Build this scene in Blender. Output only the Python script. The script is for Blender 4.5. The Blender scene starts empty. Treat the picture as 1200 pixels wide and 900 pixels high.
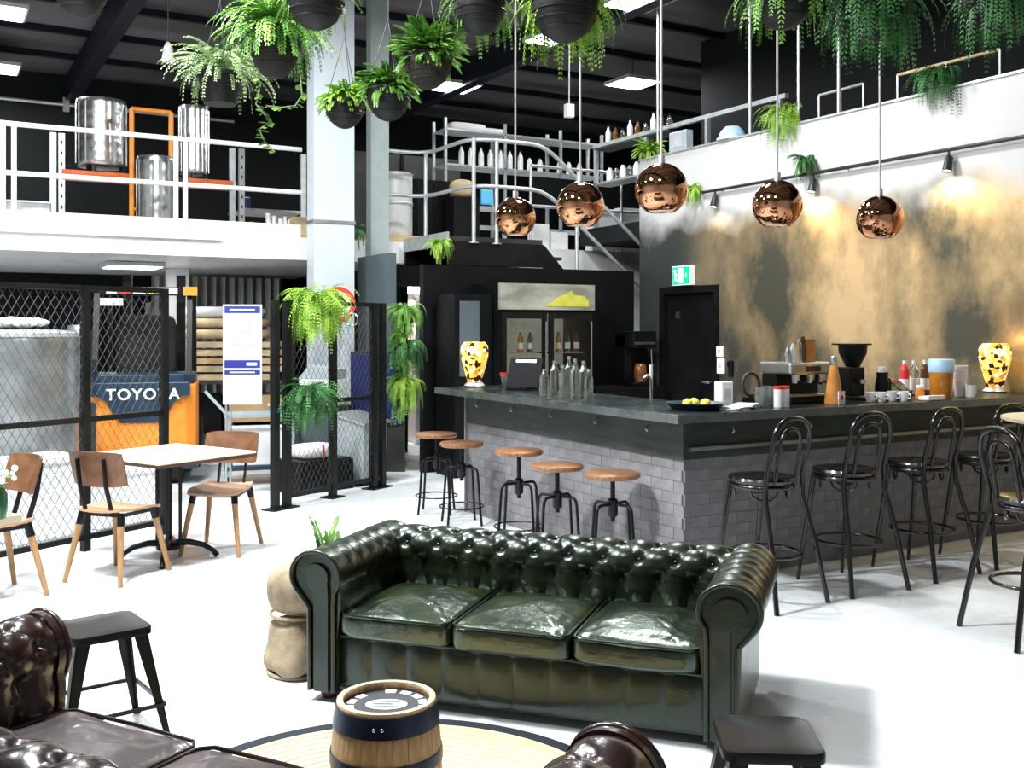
import bpy, bmesh, math, random
from mathutils import Vector, Matrix, noise
PI = math.pi
random.seed(7)
scene = bpy.context.scene
C = scene.collection

# ------------------------------------------------------------------ camera
TH = math.radians(29.9)
CT, ST = math.cos(TH), math.sin(TH)
FOC, CH, HY = 1200.0, 1.63, 384.0
cam_d = bpy.data.cameras.new('camera')
cam = bpy.data.objects.new('camera', cam_d); C.objects.link(cam)
cam.location = (0, 0, CH); cam.rotation_euler = (PI/2, 0, -TH)
cam_d.sensor_width = 36; cam_d.lens = 36*FOC/1200
cam_d.shift_y = -(450-HY)/1200
cam_d.clip_start = .05; cam_d.clip_end = 200
scene.camera = cam

# ------------------------------------------------------------------ sky, exposure
world = bpy.data.worlds.new('world'); scene.world = world
world.use_nodes = True
bg = world.node_tree.nodes['Background']
bg.inputs[0].default_value = (.80, .90, 1.0, 1); bg.inputs[1].default_value = .40
vs = scene.view_settings
vs.view_transform = 'Standard'; vs.look = 'None'; vs.gamma = 1; vs.use_curve_mapping = False
vs.exposure = 0.0
PANEL_W = 150.0     # watts of one ceiling LED panel

# ------------------------------------------------------------------ coordinates
def c2w(xc, d, z=0.0):                   # metres right of / ahead of the viewer -> room
    return Vector((CT*xc + ST*d, -ST*xc + CT*d, z))
def at(px, py, d):
    return c2w((px-600)/FOC*d, d, CH + (HY-py)*d/FOC)
def onz(px, py, z=0.0):                  # point seen at px,py lying at height z
    d = (CH-z)*FOC/(py-HY); return at(px, py, d)
def onY(px, py, Y):
    s = (px-600)/FOC; return at(px, py, Y/(CT-ST*s))
def onX(px, py, X):
    s = (px-600)/FOC; return at(px, py, X/(CT*s+ST))

# ------------------------------------------------------------------ materials
MATS = {}
def mat(name, col, rough=.5, metal=0.0, var=.12, scale=8.0, bump=0.0, bscale=40.0, stretch=(1,1,1),
        col2=None, emit=None, estr=0.0, trans=0.0, ior=1.45, coat=0.0, rvar=.08, ramp=(.35, .65), spec=None, tint=None):
    m = bpy.data.materials.new(name); m.use_nodes = True
    nt = m.node_tree; N = nt.nodes; L = nt.links
    b = N['Principled BSDF']
    tc = N.new('ShaderNodeTexCoord'); mp = N.new('ShaderNodeMapping')
    mp.inputs['Scale'].default_value = stretch
    L.new(tc.outputs['Object'], mp.inputs['Vector'])
    nz = N.new('ShaderNodeTexNoise'); nz.inputs['Scale'].default_value = scale; nz.inputs['Detail'].default_value = 5
    L.new(mp.outputs[0], nz.inputs['Vector'])
    cr = N.new('ShaderNodeValToRGB')
    a = [max(0, x*(1-var)) for x in col]
    c2 = list(col2) if col2 else [min(1, x*(1+var)) for x in col]
    cr.color_ramp.elements[0].position = ramp[0]; cr.color_ramp.elements[1].position = ramp[1]
    cr.color_ramp.elements[0].color = (*a, 1); cr.color_ramp.elements[1].color = (*c2, 1)
    L.new(nz.outputs['Fac'], cr.inputs[0]); L.new(cr.outputs[0], b.inputs['Base Color'])
    mr = N.new('ShaderNodeMapRange')
    mr.inputs['To Min'].default_value = max(0.02, rough-rvar); mr.inputs['To Max'].default_value = min(1, rough+rvar)
    L.new(nz.outputs['Fac'], mr.inputs[0]); L.new(mr.outputs[0], b.inputs['Roughness'])
    b.inputs['Metallic'].default_value = metal
    b.inputs['Transmission Weight'].default_value = trans
    b.inputs['IOR'].default_value = ior
    b.inputs['Coat Weight'].default_value = coat
    if spec is not None: b.inputs['Specular IOR Level'].default_value = spec
    if tint: b.inputs['Specular Tint'].default_value = (*tint, 1); b.inputs['Coat Tint'].default_value = (*tint, 1)
    if emit:
        b.inputs['Emission Color'].default_value = (*emit, 1); b.inputs['Emission Strength'].default_value = estr
    if bump:
        n2 = N.new('ShaderNodeTexNoise'); n2.inputs['Scale'].default_value = bscale; n2.inputs['Detail'].default_value = 4
        L.new(mp.outputs[0], n2.inputs['Vector'])
        bp = N.new('ShaderNodeBump'); bp.inputs['Strength'].default_value = bump; bp.inputs['Distance'].default_value = .01
        L.new(n2.outputs['Fac'], bp.inputs['Height']); L.new(bp.outputs[0], b.inputs['Normal'])
    MATS[name] = m
    return m

mat('floor', (.70, .73, .75), .28, var=.06, scale=1.3, rvar=.10, bump=.03, bscale=6)
mat('ceiling', (.15, .14, .145), .36, .35, var=.5, scale=.7, rvar=.15, bump=.35, bscale=1.6, stretch=(.3, 2, 1))
mat('dark_wall', (.009, .011, .011), .6, var=.25, scale=1.2, bump=.05, spec=.2)
mat('dark_beam', (.010, .012, .020), .45, var=.2, spec=.2)
mat('white_paint', (.80, .80, .79), .45, var=.04, scale=2)
mat('white_gloss', (.84, .84, .83), .3, var=.03)
mat('column_paint', (.56, .62, .66), .4, var=.04, scale=1.5)
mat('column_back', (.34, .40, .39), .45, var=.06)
mat('grey_panel', (.085, .11, .125), .4, var=.08, scale=2)
mat('black_paint', (.0035, .0038, .0042), .5, var=.3, scale=3, spec=.2)
mat('black_metal', (.006, .006, .0065), .36, .2, var=.3, scale=6, spec=.35)
mat('fence_metal', (.006, .007, .007), .42, .2, var=.3, scale=5, spec=.35)
mat('bent_black', (.004, .004, .0036), .22, 0, var=.3, scale=6, coat=.5)
mat('steel', (.62, .63, .62), .24, 1.0, var=.10, scale=3, rvar=.08)
mat('steel_dull', (.42, .44, .44), .38, 1.0, var=.15, scale=5)
mat('steel_dark', (.040, .042, .040), .5, .4, var=.2, scale=5)
mat('keg_white', (.78, .79, .77), .35, .2, var=.05)
mat('galv', (.55, .57, .57), .45, .7, var=.12, scale=9)
mat('orange_paint', (.80, .26, .03), .4, var=.1, scale=5)
mat('orange_beam', (.62, .12, .02), .5, var=.15, scale=5)
mat('navy', (.012, .030, .052), .35, var=.2, scale=4)
mat('rubber', (.006, .006, .006), .7, var=.2, spec=.35)
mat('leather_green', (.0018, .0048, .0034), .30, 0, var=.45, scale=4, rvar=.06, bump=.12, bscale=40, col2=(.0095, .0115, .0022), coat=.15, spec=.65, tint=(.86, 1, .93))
mat('leather_brown', (.011, .0050, .0042), .24, 0, var=.35, scale=5, rvar=.06, bump=.10, bscale=55, col2=(.026, .011, .009), coat=.4)
mat('leather_seat_brown', (.062, .050, .050), .34, 0, var=.25, scale=4, rvar=.06, bump=.12, bscale=45, coat=.3)
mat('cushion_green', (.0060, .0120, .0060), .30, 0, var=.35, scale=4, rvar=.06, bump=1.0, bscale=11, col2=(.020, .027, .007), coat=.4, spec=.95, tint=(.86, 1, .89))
mat('wood_seat', (.26, .115, .048), .38, var=.30, scale=6, stretch=(1, 9, 1), bump=.05, coat=.2)
mat('wood_walnut', (.145, .065, .030), .42, var=.30, scale=5, stretch=(9, 1, 1.2))
mat('wood_leg', (.36, .20, .085), .45, var=.2, scale=6, stretch=(6, 6, 1))
mat('wood_pale', (.78, .68, .48), .40, var=.12, scale=4, stretch=(1, 9, 1))
mat('wood_seatpale', (.46, .27, .155), .38, var=.15, scale=5, stretch=(8, 1, 1))
mat('wood_dark', (.06, .03, .018), .5, var=.3, scale=6)
mat('stave', (.40, .265, .13), .55, var=.28, scale=7, stretch=(7, 7, 1), bump=.15, bscale=30)
mat('barrel_rim', (.58, .40, .24), .5, var=.2, scale=9)
mat('hoop', (.016, .022, .045), .35, .5, var=.2)
mat('jute', (.70, .56, .33), .9, var=.14, scale=30, bump=.15, bscale=80)
mat('rug_edge', (.012, .018, .028), .85, var=.2, scale=30)
mat('burlap', (.30, .235, .15), .9, var=.25, scale=14, bump=.5, bscale=160)
mat('plaster_grey', (.205, .198, .205), .8, var=.16, scale=5, bump=.35, bscale=60)
mat('band_grey_green', (.040, .052, .048), .45, .2, var=.25, scale=4, stretch=(1, 1, 4))
mat('mortar', (.190, .184, .190), .9, var=.12)
mat('countertop', (.010, .016, .017), .26, 0, var=.25, scale=4, spec=.18)
mat('counter_edge', (.20, .235, .235), .28, .8, var=.15)
mat('leaf_lime', (.17, .42, .025), .45, var=.45, scale=7, col2=(.42, .66, .09), spec=.3)
mat('leaf_mid', (.075, .26, .035), .45, var=.5, scale=7, col2=(.26, .50, .09), spec=.3)
mat('leaf_deep', (.025, .12, .035), .5, var=.5, scale=7, col2=(.075, .25, .06), spec=.3)
mat('leaf_pale', (.19, .36, .10), .45, var=.45, scale=7, col2=(.50, .62, .34), spec=.3)
mat('pot_black', (.003, .0033, .0033), .5, var=.3, scale=20, bump=.2, spec=.35)
mat('pot_basket', (.012, .009, .007), .7, var=.5, scale=30, bump=.6, bscale=60, spec=.35)
mat('stem', (.12, .16, .05), .6)
mat('cord', (.50, .49, .47), .5, .3)
mat('wire', (.05, .05, .05), .5, .5)
mat('copper_ball', (.58, .27, .145), .045, 1.0, var=.05, rvar=.01)
mat('bulb', (1, .9, .75), .4, emit=(1.0, .78, .5), estr=18)
mat('led', (1, 1, 1), .4, emit=(.93, .97, 1.0), estr=16)
mat('led_frame', (.5, .5, .5), .5)
mat('track_black', (.02, .02, .02), .4)
mat('spot_lens', (1, .9, .7), .4, emit=(1, .78, .45), estr=25)
mat('glass', (.92, .96, .95), .04, trans=1.0, var=.02, rvar=.01)
mat('glass_green', (.03, .12, .05), .08, var=.2, coat=.5)
mat('glass_brown', (.13, .05, .012), .1, var=.2, coat=.5)
mat('glass_clear', (.86, .91, .90), .05, trans=.95, var=.06, rvar=.02)
mat('amber', (.50, .17, .015), .15, var=.25, coat=.5)
mat('amber_glass', (.62, .26, .06), .2, var=.2, coat=.4)
mat('blue_lid', (.42, .62, .82), .35, var=.15)
mat('white_china', (.85, .85, .83), .2, var=.03, coat=.3)
mat('paper', (.84, .84, .82), .7, var=.03)
mat('red', (.62, .03, .03), .4, var=.1)
mat('yellow', (.85, .62, .03), .4, var=.15)
mat('lemon', (.86, .74, .10), .4, var=.1)
mat('blue', (.008, .014, .085), .4, var=.1)
mat('cloth_blue', (.12, .48, .80), .7, var=.1)
mat('tan', (.55, .42, .24), .7, var=.2, scale=6)
mat('cardboard', (.50, .33, .17), .8, var=.15)
mat('timber', (.58, .43, .25), .65, var=.25, scale=5, stretch=(1, 8, 8))
mat('bin_grey', (.42, .47, .48), .4, .2, var=.06)
mat('trolley', (.40, .48, .50), .4, .2, var=.08)
mat('corrugated', (.30, .295, .28), .4, .6, var=.2, scale=2)
mat('beige', (.74, .64, .54), .6, var=.06, scale=2)
mat('sign_white', (.85, .85, .85), .5, var=.02)
mat('sign_blue', (.025, .035, .26), .45, var=.05)
mat('sign_grey', (.45, .46, .48), .6)
mat('print_white', (.82, .82, .80), .6, var=.08, scale=30)
mat('print_black', (.035, .036, .042), .55, var=.2, scale=20)
mat('exit_green', (.0, .34, .17), .4, emit=(.0, .60, .28), estr=.9)
mat('exit_white', (.9, .95, .92), .4, emit=(.8, 1, .9), estr=1.0)
mat('fridge_lit', (.78, .80, .72), .5, emit=(.85, .9, .75), estr=.10)
mat('header_grey', (.30, .31, .26), .35, .2, var=.35, scale=2.2, stretch=(1, 1, 3))
mat('logo_yellow', (.42, .42, .06), .4, emit=(.75, .7, .1), estr=.12)
mat('mesh_wire', (.05, .055, .06), .6, 0, var=.2)
mat('blue_lamp', (.1, .3, 1), .4, emit=(.1, .35, 1), estr=3)

# weathered copper wall below, white paint above a ragged edge
def copper_wall_mat():
    m = bpy.data.materials.new('copper_wall'); m.use_nodes = True
    nt = m.node_tree; N = nt.nodes; L = nt.links; b = N['Principled BSDF']
    tc = N.new('ShaderNodeTexCoord')
    mp = N.new('ShaderNodeMapping'); mp.inputs['Scale'].default_value = (1, .75, .5)
    L.new(tc.outputs['Object'], mp.inputs[0])
    n1 = N.new('ShaderNodeTexNoise'); n1.inputs['Scale'].default_value = .95; n1.inputs['Detail'].default_value = 6
    n1.inputs['Roughness'].default_value = .62
    L.new(mp.outputs[0], n1.inputs['Vector'])
    r1 = N.new('ShaderNodeValToRGB'); e = r1.color_ramp.elements
    e[0].position = .40; e[0].color = (.085, .082, .062, 1)
    e[1].position = .60; e[1].color = (.66, .46, .25, 1)
    x = e.new(.50); x.color = (.34, .25, .135, 1)
    L.new(n1.outputs['Fac'], r1.inputs[0])
    # greener bare steel towards the far end of the wall
    sp = N.new('ShaderNodeSeparateXYZ'); L.new(tc.outputs['Object'], sp.inputs[0])
    fy = N.new('ShaderNodeMapRange'); fy.inputs['From Min'].default_value = 8.2; fy.inputs['From Max'].default_value = 9.6
    L.new(sp.outputs['Y'], fy.inputs[0])
    mg = N.new('ShaderNodeMixRGB'); mg.inputs[2].default_value = (.062, .072, .066, 1)
    L.new(fy.outputs[0], mg.inputs[0]); L.new(r1.outputs[0], mg.inputs[1])
    # ragged white edge
    n2 = N.new('ShaderNodeTexNoise'); n2.inputs['Scale'].default_value = 1.7; n2.inputs['Detail'].default_value = 4
    L.new(tc.outputs['Object'], n2.inputs['Vector'])
    ma = N.new('ShaderNodeMath'); ma.operation = 'MULTIPLY_ADD'; ma.inputs[1].default_value = .85
    L.new(n2.outputs['Fac'], ma.inputs[0]); L.new(sp.outputs['Z'], ma.inputs[2])
    fz = N.new('ShaderNodeMapRange'); fz.inputs['From Min'].default_value = 3.14; fz.inputs['From Max'].default_value = 3.46
    L.new(ma.outputs[0], fz.inputs[0])
    mw = N.new('ShaderNodeMixRGB'); mw.inputs[2].default_value = (.60, .59, .575, 1)
    L.new(fz.outputs[0], mw.inputs[0]); L.new(mg.outputs[0], mw.inputs[1])
    L.new(mw.outputs[0], b.inputs['Base Color'])
    mm = N.new('ShaderNodeMapRange'); mm.inputs['To Min'].default_value = .55; mm.inputs['To Max'].default_value = 0
    L.new(fz.outputs[0], mm.inputs[0]); L.new(mm.outputs[0], b.inputs['Metallic'])
    rr = N.new('ShaderNodeMapRange'); rr.inputs['To Min'].default_value = .30; rr.inputs['To Max'].default_value = .52
    L.new(n1.outputs['Fac'], rr.inputs[0]); L.new(rr.outputs[0], b.inputs['Roughness'])
    bp = N.new('ShaderNodeBump'); bp.inputs['Strength'].default_value = .25; bp.inputs['Distance'].default_value = .02
    L.new(n1.outputs['Fac'], bp.inputs['Height']); L.new(bp.outputs[0], b.inputs['Normal'])
    MATS['copper_wall'] = m
copper_wall_mat()
def mosaic_mat():
    m = bpy.data.materials.new('mosaic'); m.use_nodes = True
    nt = m.node_tree; N = nt.nodes; L = nt.links; b = N['Principled BSDF']
    tc = N.new('ShaderNodeTexCoord')
    vo = N.new('ShaderNodeTexVoronoi'); vo.inputs['Scale'].default_value = 30
    L.new(tc.outputs['Object'], vo.inputs['Vector'])
    sx = N.new('ShaderNodeSeparateXYZ'); L.new(vo.outputs['Color'], sx.inputs[0])
    cr = N.new('ShaderNodeValToRGB'); cr.color_ramp.interpolation = 'CONSTANT'; e = cr.color_ramp.elements
    e[0].position = 0; e[0].color = (.05, .008, .01, 1); e[1].position = .17; e[1].color = (.80, .30, .02, 1)
    for p, c in ((.30, (.95, .62, .05, 1)), (.60, (1, .83, .22, 1)), (.82, (.98, .9, .62, 1))):
        q = e.new(p); q.color = c
    L.new(sx.outputs[0], cr.inputs[0]); L.new(cr.outputs[0], b.inputs['Base Color'])
    L.new(cr.outputs[0], b.inputs['Emission Color']); b.inputs['Emission Strength'].default_value = .85
    b.inputs['Roughness'].default_value = .15
    MATS['mosaic'] = m
mosaic_mat()

# ------------------------------------------------------------------ mesh helper
class B:
    def __init__(s): s.bm = bmesh.new()
    def face(s, vs):
        return s.bm.faces.new([s.bm.verts.new(v) for v in vs])
    def box(s, x0, x1, y0, y1, z0, z1, M=None):
        p = [(x0,y0,z0),(x1,y0,z0),(x1,y1,z0),(x0,y1,z0),(x0,y0,z1),(x1,y0,z1),(x1,y1,z1),(x0,y1,z1)]
        v = [s.bm.verts.new(M @ Vector(q) if M else q) for q in p]
        for f in ((3,2,1,0),(4,5,6,7),(0,1,5,4),(1,2,6,5),(2,3,7,6),(3,0,4,7)):
            s.bm.faces.new([v[i] for i in f])
        return s
    def cbox(s, c, size, M=None):
        return s.box(c[0]-size[0]/2, c[0]+size[0]/2, c[1]-size[1]/2, c[1]+size[1]/2, c[2]-size[2]/2, c[2]+size[2]/2, M)
    def bar(s, p, q, w, h=None):          # rectangular bar between two points
        h = h or w; p, q = Vector(p), Vector(q); d = (q-p); l = d.length; d.normalize()
        up = Vector((0,0,1)) if abs(d.z) < .95 else Vector((0,1,0))
        x = d.cross(up).normalized(); y = x.cross(d).normalized()
        M = Matrix((( x.x,d.x,y.x,p.x),(x.y,d.y,y.y,p.y),(x.z,d.z,y.z,p.z),(0,0,0,1)))
        return s.box(-w/2, w/2, 0, l, -h/2, h/2, M)
    def tube(s, pts, r, n=8, closed=False, caps=True):
        pts = [Vector(p) for p in pts]; m = len(pts); rings = []
        rr = r if isinstance(r, (list, tuple)) else [r]*m
        ref = None
        for i, p in enumerate(pts):
            a = pts[(i-1) % m] if (i > 0 or closed) else p
            b = pts[(i+1) % m] if (i < m-1 or closed) else p
            d = (b-a).normalized()
            if ref is None:
                ref = Vector((0,0,1)) if abs(d.z) < .9 else Vector((1,0,0))
            x = d.cross(ref)
            if x.length < 1e-4: x = d.cross(Vector((.3,.7,.2)))
            x.normalize(); y = x.cross(d).normalized(); ref = y
            rings.append([s.bm.verts.new(p + rr[i]*(math.cos(2*PI*k/n)*x + math.sin(2*PI*k/n)*y)) for k in range(n)])
        for i in range(m if closed else m-1):
            A, Bq = rings[i], rings[(i+1) % m]
            for k in range(n): s.bm.faces.new((A[k], A[(k+1)%n], Bq[(k+1)%n], Bq[k]))
        if caps and not closed:
            s.bm.faces.new(rings[0][::-1]); s.bm.faces.new(rings[-1])
        return s
    def lathe(s, prof, n=24, c=(0,0,0), M=None):
        rings = []; hollow = len(prof) >= 4 and prof[0][0] > .004 and abs(prof[0][0]-prof[-1][0]) < .0065
        if hollow and prof[0] != prof[-1]: prof = list(prof)+[prof[0]]
        for r, z in prof:
            ring = []
            for k in range(n):
                v = Vector((c[0]+max(r,1e-4)*math.cos(2*PI*k/n), c[1]+max(r,1e-4)*math.sin(2*PI*k/n), c[2]+z))
                ring.append(s.bm.verts.new(M @ v if M else v))
            rings.append(ring)
        for A, Q in zip(rings, rings[1:]):
            for k in range(n): s.bm.faces.new((A[k], A[(k+1)%n], Q[(k+1)%n], Q[k]))
        if prof[0][0] > 2e-4 and not hollow: s.bm.faces.new(rings[0][::-1])
        if prof[-1][0] > 2e-4 and not hollow: s.bm.faces.new(rings[-1])
        return s
    def cyl(s, c, r, h, n=20, r2=None):
        return s.lathe([(r, 0), (r2 if r2 is not None else r, h)], n, c)
    def ball(s, c, r, n=16, m=10, sz=1.0):
        return s.lathe([(r*math.sin(PI*i/m), -r*sz*math.cos(PI*i/m)) for i in range(m+1)], n, c)
    def prism(s, pts, y0, y1, M=None):     # outline in x,z extruded in y
        a = [s.bm.verts.new(M @ Vector((x, y0, z)) if M else (x, y0, z)) for x, z in pts]
        b = [s.bm.verts.new(M @ Vector((x, y1, z)) if M else (x, y1, z)) for x, z in pts]
        n = len(pts); s.bm.faces.new(a); s.bm.faces.new(b[::-1])
        for i in range(n): s.bm.faces.new((a[i], b[i], b[(i+1)%n], a[(i+1)%n]))
        return s
    def slab(s, pts, z0, z1):              # outline in x,y extruded in z
        a = [s.bm.verts.new((x, y, z0)) for x, y in pts]; b = [s.bm.verts.new((x, y, z1)) for x, y in pts]
        n = len(pts); s.bm.faces.new(a[::-1]); s.bm.faces.new(b)
        for i in range(n): s.bm.faces.new((a[i], a[(i+1)%n], b[(i+1)%n], b[i]))
        return s
    def grid(s, P, closed_u=False):
        V = [[s.bm.verts.new(p) for p in row] for row in P]
        for i in range(len(V)-1):
            for j in range(len(V[0])-1):
                s.bm.faces.new((V[i][j], V[i][j+1], V[i+1][j+1], V[i+1][j]))
        return s
    def sq(s, c, size, e1=.35, e2=.3, n=28, m=16, fn=None):   # superquadric pillow
        def sp(v, e): return math.copysign(abs(v)**e, v)
        rings = []
        for i in range(m+1):
            ph = -PI/2 + PI*i/m
            ring = []
            for k in range(n):
                th = 2*PI*k/n
                p = Vector((size[0]/2*sp(math.cos(ph), e1)*sp(math.cos(th), e2), size[1]/2*sp(math.cos(ph), e1)*sp(math.sin(th), e2), size[2]/2*sp(math.sin(ph), e1)))
                if fn: p = fn(p)
                ring.append(s.bm.verts.new(p + Vector(c)))
            rings.append(ring)
        for A, Q in zip(rings, rings[1:]):
            for k in range(n): s.bm.faces.new((A[k], A[(k+1)%n], Q[(k+1)%n], Q[k]))
        return s
    def build(s, name, m, parent=None, smooth=False, kind=None, bevel=0):
        bmesh.ops.remove_doubles(s.bm, verts=s.bm.verts, dist=1e-5)
        bmesh.ops.recalc_face_normals(s.bm, faces=s.bm.faces)
        me = bpy.data.meshes.new(name); s.bm.to_mesh(me); s.bm.free()
        me.materials.append(MATS[m])
        if smooth:
            me.polygons.foreach_set('use_smooth', [True]*len(me.polygons))
            me.set_sharp_from_angle(angle=math.radians(50))
        o = bpy.data.objects.new(name, me); C.objects.link(o)
        if parent: o.parent = parent
        if kind: o['kind'] = kind
        if bevel:
            md = o.modifiers.new('bevel', 'BEVEL'); md.width = bevel; md.segments = 2; md.limit_method = 'ANGLE'
        return o
def inst(me, name, parent=None, loc=(0,0,0), rot=(0,0,0), sc=(1,1,1)):
    o = bpy.data.objects.new(name, me); C.objects.link(o)
    o.parent = parent; o.location = loc; o.rotation_euler = rot; o.scale = sc
    return o
def tag(o, label, cat, group=None, kind=None):
    o['label'] = label; o['category'] = cat
    if group: o['group'] = group
    if kind: o['kind'] = kind
    return o
def thing(name, label, cat, loc=(0,0,0), rz=0, group=None):
    o = bpy.data.objects.new(name, None); C.objects.link(o)
    o.location = loc; o.rotation_euler = (0, 0, rz); o.empty_display_size = .1
    return tag(o, label, cat, group)
def copy_tree(o, parent=None):
    c = o.copy(); C.objects.link(c); c.parent = parent
    for ch in o.children: copy_tree(ch, c)
    return c
def struct(o, label=None):
    o['kind'] = 'structure'
    if label: o['label'] = label
    return o
def text_mesh(txt, size, depth):
    cu = bpy.data.curves.new('lettering', 'FONT'); cu.body = txt; cu.size = size; cu.extrude = depth
    cu.align_x = 'CENTER'; cu.align_y = 'CENTER'; cu.space_character = 1.15; cu.offset = size*.018
    t = bpy.data.objects.new('lettering_tmp', cu); C.objects.link(t)
    bpy.context.view_layer.update()
    me = bpy.data.meshes.new_from_object(t.evaluated_get(bpy.context.evaluated_depsgraph_get()))
    bpy.data.objects.remove(t); return me

# ================================================================== ROOM SHELL
CEIL = 5.7
struct(B().box(-9, 14, -6.5, 19.2, -.12, 0).build('floor', 'floor'), 'pale glossy concrete floor')
struct(B().box(-9, 14, -6.5, 19.2, CEIL+.25, CEIL+.35).build('ceiling', 'ceiling'), 'dark foil lined shed ceiling')
struct(B().box(-9, 14, 19, 19.2, 0, CEIL+.3).build('wall_back', 'dark_wall'))
struct(B().box(-9.2, -9, -6.5, 19.2, 0, CEIL+.3).build('wall_left', 'white_paint'))
struct(B().box(14, 14.2, -6.5, 19.2, 0, CEIL+.3).build('wall_right_upper', 'dark_wall'))
fw = B()                                       # street side with a wide open roller door
fw.box(-9, -5.5, -6.7, -6.5, 0, CEIL+.3); fw.box(6.5, 14, -6.7, -6.5, 0, CEIL+.3); fw.box(-5.5, 6.5, -6.7, -6.5, 4.4, CEIL+.3)
struct(fw.build('wall_front', 'white_paint'))
# purlins and rafters of the roof
beams = thing('roof_frame', 'dark steel purlins and rafters under the roof', 'roof frame', (0, 0, CEIL)); beams['kind'] = 'structure'
del beams['category']
for k in range(12):
    B().box(-9, 14, 1.0+k*1.5-.04, 1.0+k*1.5+.04, .16, .25).build('purlin', 'dark_beam', beams)
for x in (-3.2, 2.2, 7.6):
    B().box(x-.1, x+.1, -6.5, 19, -.2, .2).build('rafter', 'dark_beam', beams)

# copper wall on the right with an opening for the exit door
WX = 7.8; WTOP = 3.72; WEND = 10.35
DY0, DY1, DZ = onX(840, 340, WX).y, onX(776, 340, WX).y, 2.08
wr = B()
wr.box(WX, WX+.2, -6.5, DY0, 0, WTOP); wr.box(WX, WX+.2, DY1, WEND, 0, WTOP); wr.box(WX, WX+.2, DY0, DY1, DZ, WTOP)
struct(wr.build('wall_right', 'copper_wall'), 'patinated copper wall with a white painted upper band')
dr = struct(B().box(WX+.06, WX+.11, DY0+.04, DY1-.04, .005, DZ-.04).build('door_1', 'black_paint'), 'black exit door')
B().box(WX-.015, WX+.06, DY0-.04, DY0+.04, .002, DZ+.04).box(WX-.015, WX+.06, DY1-.04, DY1+.04, .002, DZ+.04).box(WX-.015, WX+.06, DY0+.04, DY1-.04, DZ-.04, DZ+.04).build('door_frame', 'black_metal', dr)
B().tube([(WX+.05, DY0+.14, 1.0), (WX+.0, DY0+.14, 1.0), (WX+.0, DY0+.27, 1.0)], .011).build('door_handle', 'steel', dr, True)
B().box(WX+.045, WX+.06, DY1-.26, DY1-.20, 1.74, 1.82).build('door_number', 'steel_dull', dr)
# upper floor behind the white band
struct(B().box(WX+.2, 14, -6.5, 12, 2.78, 3.0).build('upper_floor', 'dark_wall'))
struct(B().box(10.2, 10.35, -6.5, 12.0, 3.0, CEIL+.25).build('wall_upper', 'dark_wall'))
cp = B().box(WX-.02, WX+.22, -6.5, WEND, WTOP, WTOP+.02)
struct(cp.build('trim_1', 'galv'))

# mezzanine
MY, MZ = 12.0, 2.72
struct(B().box(-9, 5.57, MY, 18.99, MZ-.27, MZ).build('mezzanine_floor', 'white_gloss'), 'white mezzanine slab')
struct(B().box(5.57, 13.9, MY, 18.99, MZ-.27, MZ).build('mezzanine_floor_back', 'white_gloss'))
struct(B().box(-9, 3.0, MY-.06, MY, MZ-.08, MZ-.02).build('trim_2', 'white_gloss'))
struct(B().box(7.0, 10.3, MY, MY+.1, 0, MZ-.27).build('wall_stair', 'white_paint'))
struct(B().box(-9, 5.4, 16.8, 16.95, 0, MZ-.27).build('wall_under', 'black_paint'))
# corridor beyond the opening
struct(B().box(5.5, 7.0, 15.2, 15.3, 0, MZ-.27).build('wall_corridor', 'beige'))
struct(B().box(6.0, 6.1, 12.2, 15.2, 0, MZ-.27).build('wall_corridor_side', 'beige'))

struct(B().box(5.4, 5.5, 12.3, 16.95, 0, MZ-.27).build('wall_store_side', 'black_paint'))
# steel column carrying the mezzanine edge
colp = onY(368, 500, 11.55)
cx0 = colp.x
col = struct(B().box(cx0, cx0+.50, 11.55, 11.80, 0, CEIL+.24).build('column_front', 'column_paint'), 'pale blue grey steel column')
B().box(cx0-.012, cx0+.512, 11.535, 11.815, 2.86, 2.90).build('splice_plate', 'steel_dull', col)
c2 = onY(417, 300, 12.35).x
struct(B().box(c2, c2+.24, 11.84, 11.99, MZ-.3, CEIL+.24).build('column_rear', 'column_back'), 'green grey steel column')

# black enclosure under the stair (back of the bar)
BW = 10.42
bwx0 = onY(497, 400, BW).x
struct(B().box(bwx0, WX-.02, BW+.02, BW+.12, 0, 2.34).build('wall_back_bar', 'black_paint'), 'black wall behind the bar')
gx = onY(455, 400, 11.03)
struct(B().box(gx.x, gx.x+.10, 11.03, 12.0, 0, 2.50).build('wall_panel', 'grey_panel'), 'dark grey wall end beside the corridor')
struct(B().box(gx.x+.1, bwx0+.9, BW+.75, BW+.85, 2.12, 2.36).build('trim_3', 'black_paint'))
# pale door frame in the corridor
dpx = onY(476, 400, 13.0).x
df = B().box(dpx-.05, dpx+.03, 13.0, 13.06, 0, 2.1).box(5.93, 5.995, 13.0, 13.06, 0, 2.1).box(dpx+.03, 5.93, 13.0, 13.06, 2.02, 2.1)
d2 = struct(df.build('door_2', 'white_gloss'))

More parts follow.
